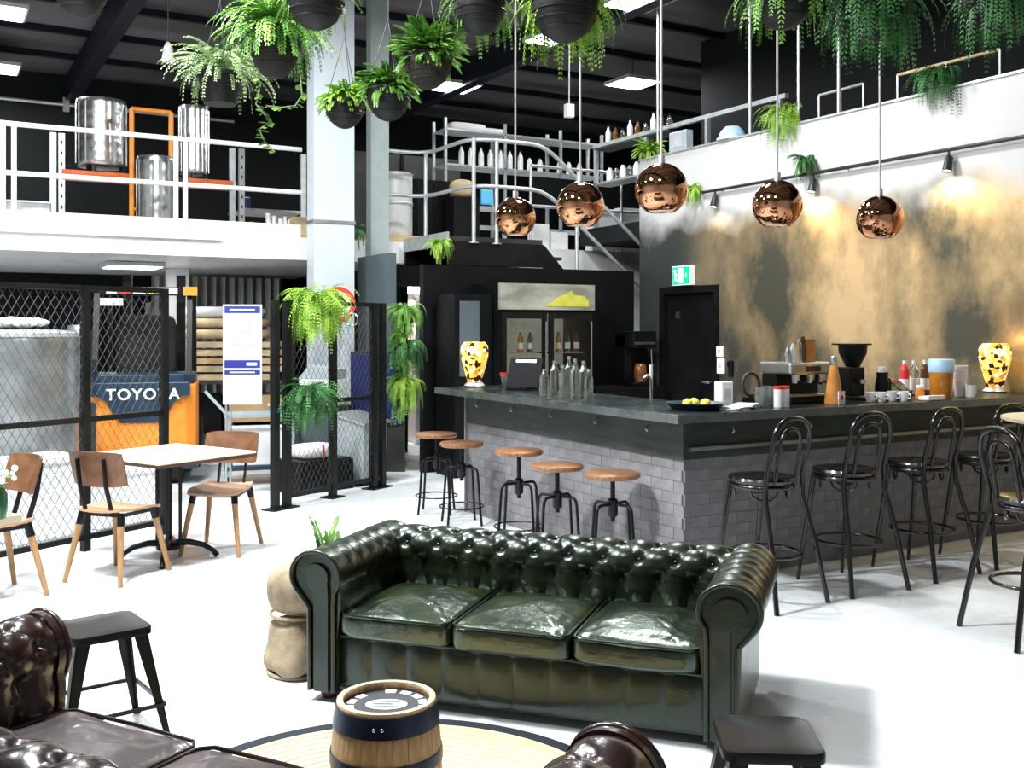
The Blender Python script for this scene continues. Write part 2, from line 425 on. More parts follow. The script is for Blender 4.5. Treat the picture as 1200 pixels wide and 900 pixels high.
# ------------------------------------------------------------------ ceiling LED panels
def led(x, y, z, label, group='square LED panels under the roof', size=.62, hang=True, watts=PANEL_W, temp=(.95, .98, 1)):
    t = thing('led_panel', label, 'ceiling light', (x, y, z), 0, group)
    B().box(-size/2-.03, size/2+.03, -size/2-.03, size/2+.03, 0, .05).build('frame', 'led_frame', t)
    B().box(-size/2, size/2, -size/2, size/2, -.006, .0).build('diffuser', 'led', t)
    if hang: B().tube([(0, 0, .05), (0, 0, CEIL+.25-z)], .006, 6).build('hanger', 'wire', t)
    ld = bpy.data.lights.new('panel_light', 'AREA'); ld.shape = 'SQUARE'; ld.size = size; ld.energy = watts; ld.color = temp
    lo = bpy.data.objects.new('panel_light', ld); C.objects.link(lo); lo.parent = t; lo.location = (0, 0, -.012)
    return t
LZ = 5.55
for px, py, wl in ((652, 46, 'LED panel glowing behind the big lime fern bowl'), (533, 103, 'LED panel glowing below the brown bushy basket'), (742, 98, 'LED panel glowing between the drop pipe and the shelving'), (748, 3, 'LED panel glowing above the corner pendant cord'), (-4, 14, 'LED panel at the frame edge, higher above the steel tanks'), (-6, 80, 'LED panel at the frame edge, just above the conduit')):
    d = (LZ-CH)*FOC/(HY-py); p = at(px, py, d)
    led(p.x, p.y, LZ, wl, watts=60)
for xc, d, w in ((-2.6, 4.4, 760), (-.3, 2.2, 90), (.75, 8.9, 280), (-3.4, 8.2, 330), (-5.4, 6.0, 260)):  # unseen panels added to light floor and sofa; strongest set from the sofa shadow
    p = c2w(xc, d); led(p.x, p.y, LZ, 'unseen square LED panel added under the dark roof for light', watts=w)
# panel on the underside of the mezzanine and one in the corridor
for px, py, dd in ((155, 313, 14.0),):
    p = onY(px, py, 13.6); led(p.x, p.y, MZ-.33, 'flush LED panel under the white mezzanine', 'flush panels', watts=25, hang=False)
    p2 = (5.8, 13.4); led(p2[0], p2[1], MZ-.33, 'flush LED panel in the pale corridor', 'flush panels', watts=60, hang=False)

# ================================================================== MEZZANINE RAILS
def rail_thing(name, label, posts, rails, r=.026, mat_='white_gloss', post_r=None):
    t = thing(name, label, 'railing', posts[0][0] if posts else rails[0][0])
    o = Vector(t.location)
    for a, b in posts:
        B().tube([Vector(a)-o, Vector(b)-o], post_r or r, 10).cyl(Vector(a)-o, .06, .012, 12).build('post', mat_, t, True)
    for pts in rails:
        B().tube([Vector(p)-o for p in pts], r, 10).build('rail', mat_, t, True)
    return t
RY = MY - .03
xs = [onY(px, 200, RY).x for px in (-110, 4, 17, 208, 219)]
xe = onY(358, 200, 11.9).x
t = rail_thing('mezzanine_railing', 'white tube railing along the mezzanine edge left of the column',
    [((x, RY+.08, MZ), (x, RY+.08, MZ+1.06)) for x in xs],
    [[(xs[0], RY+.08, MZ+1.07), (xe, RY+.08, MZ+1.07)], [(xs[0], RY+.08, MZ+.55), (xe, RY+.08, MZ+.55)]], .028)
o = Vector(t.location)
B().box(xs[0]-o.x, xe-o.x, .03, .05, 0, .16).build('toe_board', 'white_gloss', t)
# railing around the stair landing, then down the flight
LX0, LX1, LY = 5.57, 6.57, 10.62
rxl = onY(440, 200, 11.9).x
def arc3(a, b, c, n=5):
    a, b, c = Vector(a), Vector(b), Vector(c)
    return [(1-t)**2*a + 2*t*(1-t)*b + t*t*c for t in [i/n for i in range(n+1)]]
def stair_rail(z):
    P = [(rxl, 11.9, z)] + arc3((LX0-.35, 11.9, z), (LX0, 11.9, z), (LX0, 11.55, z)) + arc3((LX0, 10.95, z), (LX0, LY, z), (LX0+.3, LY, z)) + arc3((LX1-.2, LY, z), (LX1, LY, z), (LX1+.2, LY, z-.16)) + [(8.4, LY, z-.16-1.63*.79)]
    return P
rail_thing('stair_railing', 'galvanised handrail bending around the stair landing and down the flight',
    [((LX0, 11.9, MZ), (LX0, 11.9, MZ+1.15)), ((LX0+.02, LY, MZ-.1), (LX0+.02, LY, MZ+1.13)), ((onY(582, 200, LY).x, LY, MZ-.1), (onY(582, 200, LY).x, LY, MZ+1.13)),
     ((onY(676, 200, LY).x, LY, 2.25), (onY(676, 200, LY).x, LY, 3.45))],
    [stair_rail(MZ+1.13), stair_rail(MZ+.58)], .024, 'galv')
p0 = onY(622, 192, 12.03)
rail_thing('back_railing', 'grey tube railing behind the stair flight', 
    [((x, 12.03, MZ), (x, 12.03, MZ+1.12)) for x in (p0.x, onY(728, 200, 12.03).x, 9.7)],
    [[(p0.x, 12.03, MZ+1.13), (9.75, 12.03, MZ+1.13)], [(p0.x, 12.03, MZ+.58), (9.75, 12.03, MZ+.58)]], .022, 'galv')
# the stair itself
st = thing('staircase', 'dark steel stair landing and flight behind the bar fridge', 'staircase', (LX0, LY, 2.34))
B().box(-.3, LX1-LX0, .02, .06, .02, .30).prism([(LX1-LX0, .02), (LX1-LX0, .30), (3.0, .30-2.05), (3.0, .02-2.05)], .02, .06).build('stringer', 'black_metal', st)
B().box(-.3, LX1-LX0, 1.24, 1.30, .02, .30).prism([(LX1-LX0, .02), (LX1-LX0, .30), (2.95, .30-2.0), (2.95, .02-2.0)], 1.24, 1.30).build('stringer', 'black_metal', st)
B().box(-.3, LX1-LX0, .06, 1.24, .30, .36).build('landing', 'steel_dark', st)
B().box(-.33, -.3, .0, 1.24, .24, .40).build('landing_fascia', 'galv', st)
tr = B().box(0, .26, .06, 1.24, -.02, .02); tro = None
for k in range(8):
    o_ = B().box(0, .26, .06, 1.24, -.02, .02).build('tread', 'steel_dark', st) if k == 0 else inst(tro.data, 'tread', st)
    if k == 0: tro = o_
    o_.location = (LX1-LX0+.02+k*.25, 0, .14-k*.2)
tr.bm.free()

# ================================================================== BAR
bar = thing('bar_counter', 'L shaped bar of grey painted brick with a black worktop', 'bar counter', (4.17, 5.08, 0))
BL, BR = 3.0, WX-4.17-.02
ct = B().slab([(-.2, -.2), (BR, -.2), (BR, .55), (.55, .55), (.55, BL+.2), (-.2, BL+.2)], 1.045, 1.10).build('worktop', 'countertop', bar, bevel=.006)
B().box(-.207, -.2, -.2, BL+.2, 1.045, 1.097).box(-.207, BR, -.207, -.2, 1.045, 1.097).build('metal_edge', 'counter_edge', ct)
core = B().slab([(.02, .02), (BR, .02), (BR, .28), (.28, .28), (.28, BL-.02), (.02, BL-.02)], 0, 1.045).build('core', 'mortar', bar)
B().box(BR-2.2, BR-.02, .30, .55, .02, 1.04).build('under_shelf', 'black_paint', bar)
ap = B().box(.004, .022, .004, BL, .79, 1.045).box(.022, BR, .004, .022, .79, 1.045).build('front_band', 'band_grey_green', bar)  # smooth dark grey-green band below the worktop
B().box(.05, BR, -.022, .004, .845, .868).build('foot_strip', 'steel_dull', ap)
B().box(-.012, .30, BL-.02, BL, 0, 1.045).build('end_panel', 'plaster_grey', bar)
bw, bh = .232, .0755
brm = B().box(.002, bw-.002, .0168, .024, .002, bh-.002).build('brick', 'plaster_grey', bar)
brme = brm.data; first = True; cnt = 0
ext = B()
for r in range(10):
    off = (r % 2)*bw/2
    for side in (0, 1):
        n = int((BL if side == 0 else BR)/bw)
        for k in range(n):
            u = off + k*bw; j = random.uniform(-.0009, .0009); z = .03 + r*bh + .012
            if u + bw > (BL if side == 0 else BR)-.02: continue
            use = cnt < 298 and True
            if use:
                cnt += 1
                o_ = brm if first else inst(brme, 'brick', bar); first = False
                if side: o_.location = (u, j, z)
                else: o_.location = (j, u+bw, z); o_.rotation_euler = (0, 0, -PI/2)
            elif side: ext.box(u+.0022, u+bw-.0022, j+.0168, .024, z+.002, z+bh-.002)
            else: ext.box(j+.0168, .024, u+.0022, u+bw-.0022, z+.002, z+bh-.002)
ext.build('brickwork', 'plaster_grey', bar, kind='stuff')
hk = None
for k in range(9):
    if hk is None:
        hk = B().tube([(0, .012, 0), (0, -.02, -.01), (0, -.03, -.03), (0, -.015, -.045)], .006, 6).build('bag_hook', 'steel_dull', bar, True); o_ = hk
    else: o_ = inst(hk.data, 'bag_hook', bar)
    if k < 4: o_.location = (.4+k*.7, .0, .99)
    else: o_.location = (.0, .35+(k-4)*.6, .99); o_.rotation_euler = (0, 0, -PI/2)

# ------------------------------------------------------------------ screw stools with wooden seats
def screw_stool(px, py, z, label, rz):
    p = onz(px, py, z)
    if p.x > 3.93: p.x = 3.93
    t = thing('screw_stool', label, 'bar stool', (p.x, p.y, 0), rz, 'screw stools along the bar')
    B().lathe([(.0, z-.035), (.172, z-.035), (.183, z-.025), (.183, z-.008), (.174, z), (0, z)], 32).build('seat', 'wood_seat', t, True)
    B().lathe([(.085, z-.047), (.085, z-.035)], 20).build('seat_plate', 'black_metal', t)
    B().tube([(0, 0, .36), (0, 0, z-.04)], .016, 10).build('screw', 'black_metal', t, True)
    B().lathe([(.02, .385), (.034, .40), (.034, .50), (.02, .51)], 14).build('hub', 'black_metal', t, True)
    lm = None
    for k in range(4):
        if lm is None:
            lm = B().tube([(.02, 0, .47)] + [(.05, 0, .472)] + arc3((.12, 0, .472), (.155, 0, .47), (.160, 0, .42)) + [(.185, 0, .12), (.20, 0, 0)], .0105, 8).build('leg', 'black_metal', t, True); o_ = lm
        else: o_ = inst(lm.data, 'leg', t)
        o_.rotation_euler = (0, 0, k*PI/2)
    B().tube([(.183*math.cos(a), .183*math.sin(a), .15) for a in [2*PI*i/28 for i in range(28)]], .006, 6, closed=True).build('foot_ring', 'black_metal', t, True)
    return t
for a in ((722, 553, .68, 'screw stool with orange brown wooden seat nearest the bar corner', .25),
          (653, 544, .69, 'screw stool with pale brown seat, second from the bar corner', .4),
          (608, 527, .72, 'screw stool with reddish wooden seat, third from the bar corner', .1),
          (541, 518, .68, 'screw stool with dark brown seat, next to last from the bar corner', .5),
          (519, 507, .70, 'screw stool with dark brown seat at the far end of the bar', .2)):
    screw_stool(*a)

# ------------------------------------------------------------------ bentwood bar chairs
def bentwood(loc, rz, label, first=[None]):
    if first[0] is not None:
        t = copy_tree(first[0]); t.location = loc; t.rotation_euler = (0, 0, rz); t['label'] = label; return t
    t = thing('bentwood_bar_chair', label, 'bar chair', loc, rz, 'black bentwood chairs along the bar'); first[0] = t
    m = 'bent_black'; z = .735
    B().lathe([(0, z-.012), (.155, z-.03), (.192, z-.028), (.203, z-.01), (.196, z+.004), (.17, z+.008), (0, z-.004)], 32).build('seat', m, t, True)
    B().tube([(.178*math.cos(a), .178*math.sin(a), z-.05) for a in [2*PI*i/28 for i in range(28)]], .017, 8, closed=True).build('seat_ring', m, t, True)
    top = arc3((-.165, -.215, .95), (-.165, -.235, 1.10), (0, -.235, 1.10), 8)[:-1] + arc3((0, -.235, 1.10), (.165, -.235, 1.10), (.165, -.215, .95), 8)
    P = [(-.235, -.30, 0), (-.20, -.235, .35), (-.17, -.165, .62), (-.165, -.165, .76)] + [tuple(v) for v in top] + [(.165, -.165, .76), (.17, -.165, .62), (.20, -.235, .35), (.235, -.30, 0)]
    B().tube(P, .0155, 8).build('back_loop', m, t, True)
    top = arc3((-.092, -.205, .92), (-.092, -.222, 1.035), (0, -.222, 1.035), 8)[:-1] + arc3((0, -.222, 1.035), (.092, -.222, 1.035), (.092, -.205, .92), 8)
    B().tube([(-.092, -.165, z-.03)] + [tuple(v) for v in top] + [(.092, -.165, z-.03)], .0125, 8).build('inner_loop', m, t, True)
    for sx in (-1, 1):
        B().tube([(sx*.145, .12, z-.03), (sx*.165, .16, .4), (sx*.19, .22, 0)], [.019, .016, .011], 8).build('leg', m, t, True)
    B().tube([(.197*math.cos(a), -.03+.205*math.sin(a), .285) for a in [2*PI*i/28 for i in range(28)]], .011, 8, closed=True).build('foot_ring', m, t, True)
    for k in range(4):
        a = PI/4 + k*PI/2; c_, s_ = math.cos(a), math.sin(a)
        q = Vector((-s_, c_, 0)); base = Vector((.13*c_*1.2, .13*s_*1.2, 0))
        B().tube([base*.95 + q*x + Vector((0, 0, h)) for x, h in ((-.085, z-.05), (-.07, z-.10), (-.03, z-.125), (.03, z-.125), (.07, z-.10), (.085, z-.05))], .008, 6).build('brace', m, t, True)
    return t
for px, yy, rz, lab in ((893, 4.60, .12, 'black bentwood bar chair closest to the bar corner'), (990, 4.60, -.06, 'black bentwood bar chair second from the bar corner'),
                    (1076, 4.62, .04, 'black bentwood bar chair third from the bar corner'), (1153, 4.62, -.08, 'black bentwood bar chair deep in shadow under the mosaic lamp')):
    p = onY(px, 600, yy); bentwood((p.x, p.y, 0), rz, lab)
p = c2w(2.78, 5.42); b5 = bentwood((p.x, p.y, 0), -1.9, 'black bentwood bar chair standing alone away from the bar')
p = c2w(3.36, 6.0)
ht = thing('high_table', 'round high table with a pale thin top, cut by the frame edge', 'table', (p.x, p.y, 0))
B().lathe([(0, 1.075), (.43, 1.075), (.45, 1.085), (.45, 1.1), (0, 1.1)], 40).build('table_top', 'wood_pale', ht, True)
B().tube([(0, 0, .02), (0, 0, 1.075)], .035, 14).build('pedestal', 'black_metal', ht, True)
B().lathe([(.26, 0), (.26, .012), (.04, .03)], 28).build('base_plate', 'black_metal', ht, True)

# ================================================================== CHESTERFIELDS
def chester(name, label, loc, rz, ms, mc, arm_depth, W=1.92, DP=.86, ncush=3, back_depth=.036, zs=1.0):
    t = thing(name, label, 'sofa', loc, rz, None)
    t.scale = (1, 1, zs)
    HW = W/2
    # profile (a outward from the inner face, z)
    prof = [(.0, .28), (-.004, .32), (-.008, .36), (-.012, .40), (-.016, .44), (-.019, .48), (-.020, .51)]
    cc, R = (.10, .605), .122
    prof += [(cc[0]+R*math.cos(math.radians(a)), cc[1]+R*math.sin(math.radians(a))) for a in range(205, -41, -7)]
    prof += [(.165, .50), (.145, .46), (.14, .40), (.138, .25), (.135, .05)]
    tl = [0]
    for (a, b), (c, d) in zip(prof, prof[1:]): tl.append(tl[-1] + math.hypot(c-a, d-b))
    nr = []
    for i in range(len(prof)):
        a, b = prof[max(0, i-1)], prof[min(len(prof)-1, i+1)]
        dx, dz = b[0]-a[0], b[1]-a[1]; l = math.hypot(dx, dz); nr.append((-dz/l, dx/l))
    t1 = .265; dt = .118
    def puff(u, tt, p, seed):
        b = (tt-t1)/dt
        vs_ = abs(math.sin(PI*u/p))**.8
        bb = min(2.0, b)
        al, be = u/p+bb/2, u/p-bb/2
        dg = 1-(1-abs(math.sin(PI*al)*math.sin(PI*be))**.6)*.55
        if b > 2: dg = 1-(1-dg)*max(0, 1-(b-2)/1.6)
        w = min(1, max(0, (b+.7)/.9)); w = w*w*(3-2*w)
        v = vs_*(1-w)+dg*w
        for row in range(3):                    # the pulled-in button pits
            x = u/p - (.5 if row % 2 else 0); du = (x-round(x))*p; db = (b-row)*dt
            v -= .75*math.exp(-(du*du+db*db)/(.021**2))
        return v
    def strip(u0, u1, p, depth, mapf, npp=12, seed=0, pleat=False):
        n = max(8, int((u1-u0)/p*npp)); P = []
        for i in range(n+1):
            u = u0 + (u1-u0)*i/n; row = []
            for j, (a, z) in enumerate(prof):
                if pleat:
                    w = math.sin(PI*min(1, max(0, (tl[j]-.22)/.50)))
                    uu = u + .02*noise.noise(Vector((u*5, tl[j]*6, seed)))
                    d_ = depth*w*(abs(math.sin(PI*uu/p))**.5-1) + .004*noise.noise(Vector((u*14, tl[j]*14, seed+3)))
                else:
                    b = (tl[j]-t1)/dt
                    fade = min(1, tl[j]/.05)
                    d_ = depth*(puff(u, tl[j], p, seed)-1)*fade if b < 5 else 0
                    d_ += .003*noise.noise(Vector((u*14, tl[j]*14, seed)))
                row.append(mapf(u, a+d_*nr[j][0]*1.0, z+d_*nr[j][1]))
            P.append(row)
        return P
    yb = .60                                   # inner face of the back
    # inner face normal must point to the seat: a<0 is seatwards
    bk = B().grid(strip(-HW+.12, HW-.12, .165, back_depth, lambda u, a, z: (u, yb+a, z), seed=1)).build('back', ms, t, True)
    bt = None
    p = .165; k0 = int((HW-.12)/p)
    def on_prof(tt):
        for j in range(len(tl)-1):
            if tl[j+1] >= tt:
                f = (tt-tl[j])/(tl[j+1]-tl[j]); return [prof[j][q]+(prof[j+1][q]-prof[j][q])*f for q in (0, 1)], nr[j]
    for row in range(3):
        (a, z), nn = on_prof(t1+row*dt)
        for k in range(-k0, k0+1):
            u = (k + (.5 if row % 2 else 0))*p
            if abs(u) > HW-.2: continue
            if bt is None: bt = B().ball((0, 0, 0), .013, 10, 6).build('button', ms, bk, True); o_ = bt
            else: o_ = inst(bt.data, 'button', bk)
            o_.location = (u, yb+a-nn[0]*.042, z-nn[1]*.042)
    # arms
    ax = HW-.17                                # inner face of the arms
    for sgn in (-1, 1):
        ar = B().grid(strip(.02, .78, .105 if arm_depth < .02 else .15, arm_depth, lambda u, a, z: (sgn*(ax+a), u, z), seed=5+sgn, pleat=arm_depth < .02)).build('arm', ms, t, True)
        # scroll front: outline of the profile closed into a panel
        out = [(sgn*(ax+a), z) for a, z in prof] + [(sgn*(ax+.0), .05)]
        B().prism(out, .005, .03).build('arm_front', ms, ar, True)
        sc = [(sgn*(ax+.10+R*.97*math.cos(a)), -.006, .605+R*.97*math.sin(a)) for a in [math.radians(x) for x in range(-40, 221, 10)]]
        B().tube([(sgn*(ax+.128), -.004, .05), (sgn*(ax+.13), -.004, .45)] + sc + [(sgn*(ax+.012), -.004, .45), (sgn*(ax+.012), -.004, .05)], .011, 8).build('piping', ms, ar, True)
        B().prism([(sgn*(ax+.035), .05), (sgn*(ax+.035), .52)] + [(sgn*(ax+.10+.065*math.cos(math.radians(a))), .60+.065*math.sin(math.radians(a))) for a in range(200, -21, -20)] + [(sgn*(ax+.105), .52), (sgn*(ax+.105), .05)], -.012, .01).build('scroll_panel', ms, ar, True)
    # front rail, buttoned
    P = []
    n = int(1.6/.01)
    for i in range(n+1):
        u = -ax-.01 + (2*ax+.02)*i/n; row = []
        for j in range(13):
            v = j/12; z = .045 + .265*v
            w = math.sin(PI*v)**.5
            d_ = .022*w*(.45+.55*abs(math.sin(PI*u/.16))**.5)
            row.append((u, .055-d_, z))
        P.append(row)
    fr = B().grid(P).build('front_rail', ms, t, True)
    B().box(-ax-.05, ax+.05, .05, .70, .05, .30).build('seat_base', ms, t)
    B().tube([(-ax, .040, .315), (ax, .040, .315)], .010, 8).build('piping', ms, fr, True)
    B().box(-HW+.05, HW-.05, .60, .735, .05, .50).build('back_frame', ms, t)
    # cushions
    cw = (2*ax-.012)/ncush
    for k in range(ncush):
        x = -ax+.006+cw*(k+.5)
        def fn(q, k=k):
            q = q.copy()
            if q.z > 0: q.z += .038*max(0, 1-(2*q.x/cw)**2)*max(0, 1-(2*q.y/.58)**2)
            q.z += .012*noise.noise(Vector((q.x*9+k*7, q.y*9, 0)))+.006*noise.noise(Vector((q.x*24+k*7, q.y*26, 3))); return q
        cu = B().sq((x, .295, .375), (cw-.006, .62, .14), .38, .17, 88, 36, fn).build('seat_cushion', mc, t, True)
        hw = cw/2-.012
        B().tube([(x-hw, .58, .436), (x-hw, .02, .432), (x-hw+.03, -.012, .430), (x, -.016, .432), (x+hw-.03, -.012, .430), (x+hw, .02, .432), (x+hw, .58, .436)], .0065, 6).build('piping', ms, cu, True)
    for x, y in ((-HW+.10, .06), (HW-.10, .06), (-HW+.10, .68), (HW-.10, .68)):
        B().lathe([(.024, 0), (.034, .02), (.036, .04), (.030, .06)], 14, (x, y, 0)).build('foot', 'wood_dark', t, True)
    return t
fl, frr = Vector((-.915, 4.50)), Vector((.885, 3.88))
mid = (fl+frr)/2; dirv = (frr-fl).normalized(); ang = math.atan2(dirv.y, dirv.x)
p = c2w(mid.x, mid.y)
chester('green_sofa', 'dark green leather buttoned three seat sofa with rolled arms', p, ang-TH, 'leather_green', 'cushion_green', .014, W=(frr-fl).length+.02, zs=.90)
# the brown one faces it; placed by the two visible arms
a1, a2 = Vector((-1.50, 3.27)), Vector((.235, 2.32))
mid = (a1+a2)/2; dirv = (a1-a2).normalized(); ang2 = math.atan2(dirv.y, dirv.x)
p = c2w(mid.x, mid.y)
chester('brown_sofa', 'brown leather buttoned sofa seen from behind, facing the green sofa', p, ang2-TH, 'leather_brown', 'leather_seat_brown', .030, W=(a1-a2).length+.14)

# ================================================================== LOUNGE BITS
# round rug
p = c2w(-.42, 3.36)
rug = thing('round_rug', 'round jute rug with a dark woven border under the barrel', 'rug', (p.x, p.y, 0))
B().lathe([(0, .001), (.83, .001), (.83, .010), (0, .010)], 72).build('weave', 'jute', rug)
B().lathe([(.83, .001), (.885, .001), (.885, .012), (.83, .012)], 72).build('border', 'rug_edge', rug)
for r in range(1, 20):
    B().tube([(r*.042*math.cos(a), r*.042*math.sin(a), .010) for a in [2*PI*i/48 for i in range(48)]], .0042, 5, closed=True).build('braid', 'jute', rug, True)
# small barrel used as a side table
p = c2w(-.395, 3.22)
ba = thing('wooden_barrel', 'small oak barrel with dark hoops and a printed black lid', 'barrel', (p.x, p.y, .012))
BHt = .455
def brad(z): return .153 + .022*(1-((z-BHt/2)/(BHt/2))**2)
ns = 22; sm = B(); dA = 2*PI/ns*.97/2
zz = [BHt*i/10 for i in range(11)]
P_out = [[(brad(z)*math.cos(a), brad(z)*math.sin(a), z) for z in zz] for a in (-dA, 0, dA)]
P_in = [[((brad(z)-.016)*math.cos(a), (brad(z)-.016)*math.sin(a), z) for z in zz] for a in (-dA, 0, dA)]
sm.grid(P_out); sm.grid(P_in)
for a in (0, 2):
    for i in range(10): sm.face([P_out[a][i], P_out[a][i+1], P_in[a][i+1], P_in[a][i]])
for e in (0, 10):
    for k in range(2): sm.face([P_out[k][e], P_out[k+1][e], P_in[k+1][e], P_in[k][e]])
s0 = sm.build('stave', 'stave', ba)
for k in range(1, ns): inst(s0.data, 'stave', ba, rot=(0, 0, 2*PI*k/ns))
for z0, z1 in ((.385, .445), (.27, .305), (.145, .18), (.01, .07)):
    h = B().lathe([(brad(z0)+.0035, z0), (brad((z0+z1)/2)+.0045, (z0+z1)/2), (brad(z1)+.0035, z1), (brad(z1)-.004, z1), (brad(z0)-.004, z0), (brad(z0)+.0035, z0)], 48).build('hoop', 'hoop', ba, True)
    if z0 > .3:
        for a in (-2.2, -2.05):
            B().ball((math.cos(a)*(brad(.415)+.005), math.sin(a)*(brad(.415)+.005), .415), .006, 8, 6).build('rivet', 'steel', h, True)
B().lathe([(.136, BHt-.005), (.136, BHt+.003), (.154, BHt+.003), (.155, BHt-.005), (.136, BHt-.005)], 48).build('rim', 'barrel_rim', ba, True)
hd = B().lathe([(0, BHt-.03), (.138, BHt-.03), (.138, BHt-.022), (0, BHt-.022)], 44).build('lid', 'print_black', ba)
def ell(b, rx, ry, z, n=36, a0=0, a1=2*PI, w=None):
    if w is None:
        b.slab([(rx*math.cos(a0+(a1-a0)*i/n), ry*math.sin(a0+(a1-a0)*i/n)) for i in range(n)], z, z+.0008)
    else:
        o_ = [(rx*math.cos(a0+(a1-a0)*i/n), ry*math.sin(a0+(a1-a0)*i/n)) for i in range(n+1)]
        i_ = [((rx-w)*math.cos(a0+(a1-a0)*i/n), (ry-w)*math.sin(a0+(a1-a0)*i/n)) for i in range(n+1)]
        b.slab(o_ + i_[::-1], z, z+.0008)
    return b
pr = B()
for k in range(14):
    if k in (3, 10): continue
    a = 2*PI*k/14; ell(B(), .128, .128, BHt-.022, 4, a, a+.30, .026).build('lid_mark', 'print_white', hd)
pr.bm.free()
e = ell(B(), .066, .044, BHt-.0215).build('lid_emblem', 'print_white', hd); e.rotation_euler = (0, 0, -TH)
e = B().box(-.045, .02, -.004, .006, BHt-.0205, BHt-.020).box(-.02, .045, .016, .022, BHt-.0205, BHt-.020).box(-.03, .04, -.022, -.016, BHt-.0205, BHt-.020).build('lid_lettering', 'print_black', hd); e.rotation_euler = (0, 0, -TH)

# pressed metal stools
def tolix(loc, rz, label, s=.31, h=.455):
    t = thing('metal_stool', label, 'stool', loc, rz)
    hw = s/2; pts = []
    for cxs, cys, a0 in ((1, 1, 0), (-1, 1, 90), (-1, -1, 180), (1, -1, 270)):
        for a in range(0, 91, 15):
            r = .045; pts.append((cxs*(hw-r)+r*math.cos(math.radians(a0+a)), cys*(hw-r)+r*math.sin(math.radians(a0+a))))
    b = B(); n = len(pts)
    rings = [(1.0, h-.03), (1.0, h-.006), (.975, h), (.90, h-.002), (.80, h-.007), (.3, h-.008)]
    V = [[b.bm.verts.new((x*f, y*f, z)) for x, y in pts] for f, z in rings]
    for A, Q in zip(V, V[1:]):
        for i in range(n): b.bm.faces.new((A[i], A[(i+1)%n], Q[(i+1)%n], Q[i]))
    b.bm.faces.new(V[-1])
    b.build('seat', 'black_metal', t, True)
    for sx in (-1, 1):
        for sy in (-1, 1):
            top = Vector((sx*(hw-.022), sy*(hw-.022), h-.015)); bot = Vector((sx*(hw+.052), sy*(hw+.052), 0))
            g = B()
            for (ax_, ay_) in ((1, 0), (0, 1)):     # folded sheet leg: two tapering flanges
                d1 = Vector((-sx*ax_, -sy*ay_, 0))
                q = [top, top+d1*.055, bot+d1*.02, bot]
                nrm = Vector((-sx*(1-ax_), -sy*(1-ay_), 0))*.006
                lo = [g.bm.verts.new(v) for v in q]; hi = [g.bm.verts.new(v+nrm) for v in q]
                g.bm.faces.new(lo); g.bm.faces.new(hi[::-1])
                for i in range(4): g.bm.faces.new((lo[i], hi[i], hi[(i+1)%4], lo[(i+1)%4]))
            lg = g.build('leg', 'black_metal', t)
            B().cbox((bot.x-sx*.008, bot.y-sy*.008, .008), (.028, .028, .016)).build('rubber_foot', 'rubber', lg)
    q = hw+.03
    for a, b_ in (((-q, -q), (q, -q)), ((q, -q), (q, q)), ((q, q), (-q, q)), ((-q, q), (-q, -q))):
        B().bar((a[0], a[1], .15), (b_[0], b_[1], .15), .012, .014).build('brace', 'black_metal', t)
    return t
p = c2w(-1.625, 4.06); tolix((p.x, p.y, 0), -TH+math.radians(38), 'black pressed metal stool with grey seat beside the brown sofa arm')
p = c2w(.735, 2.95); tolix((p.x, p.y, 0), -TH-.07, 'black pressed metal stool in front of the right green arm', s=.285, h=.46)

# burlap sacks by the sofa
def sack(loc, size, rz, label, seed):
    t = thing('burlap_sack', label, 'sack', loc, rz)
    def fn(q):
        q = q.copy(); n_ = noise.noise(Vector((q.x*7+seed, q.y*7, q.z*7))); q *= 1+.16*n_
        q.x += .02*math.sin(q.z*18+seed); return q
    B().sq((0, 0, size[2]/2), size, .62, .7, 32, 22, fn).build('sack_body', 'burlap', t, True)
    B().tube([(math.cos(a)*size[0]*.50, math.sin(a)*size[1]*.50, .012) for a in [2*PI*i/24 for i in range(24)]], .008, 6, closed=True).build('hem', 'burlap', t, True)
    return t
p = c2w(-1.015, 4.86); sack((p.x, p.y, 0), (.28, .30, .27), .2, 'lower burlap sack on the floor beside the green sofa', 1)
sack((p.x+.01, p.y+.02, .262), (.26, .27, .24), .8, 'upper burlap sack leaning on the green sofa', 4)

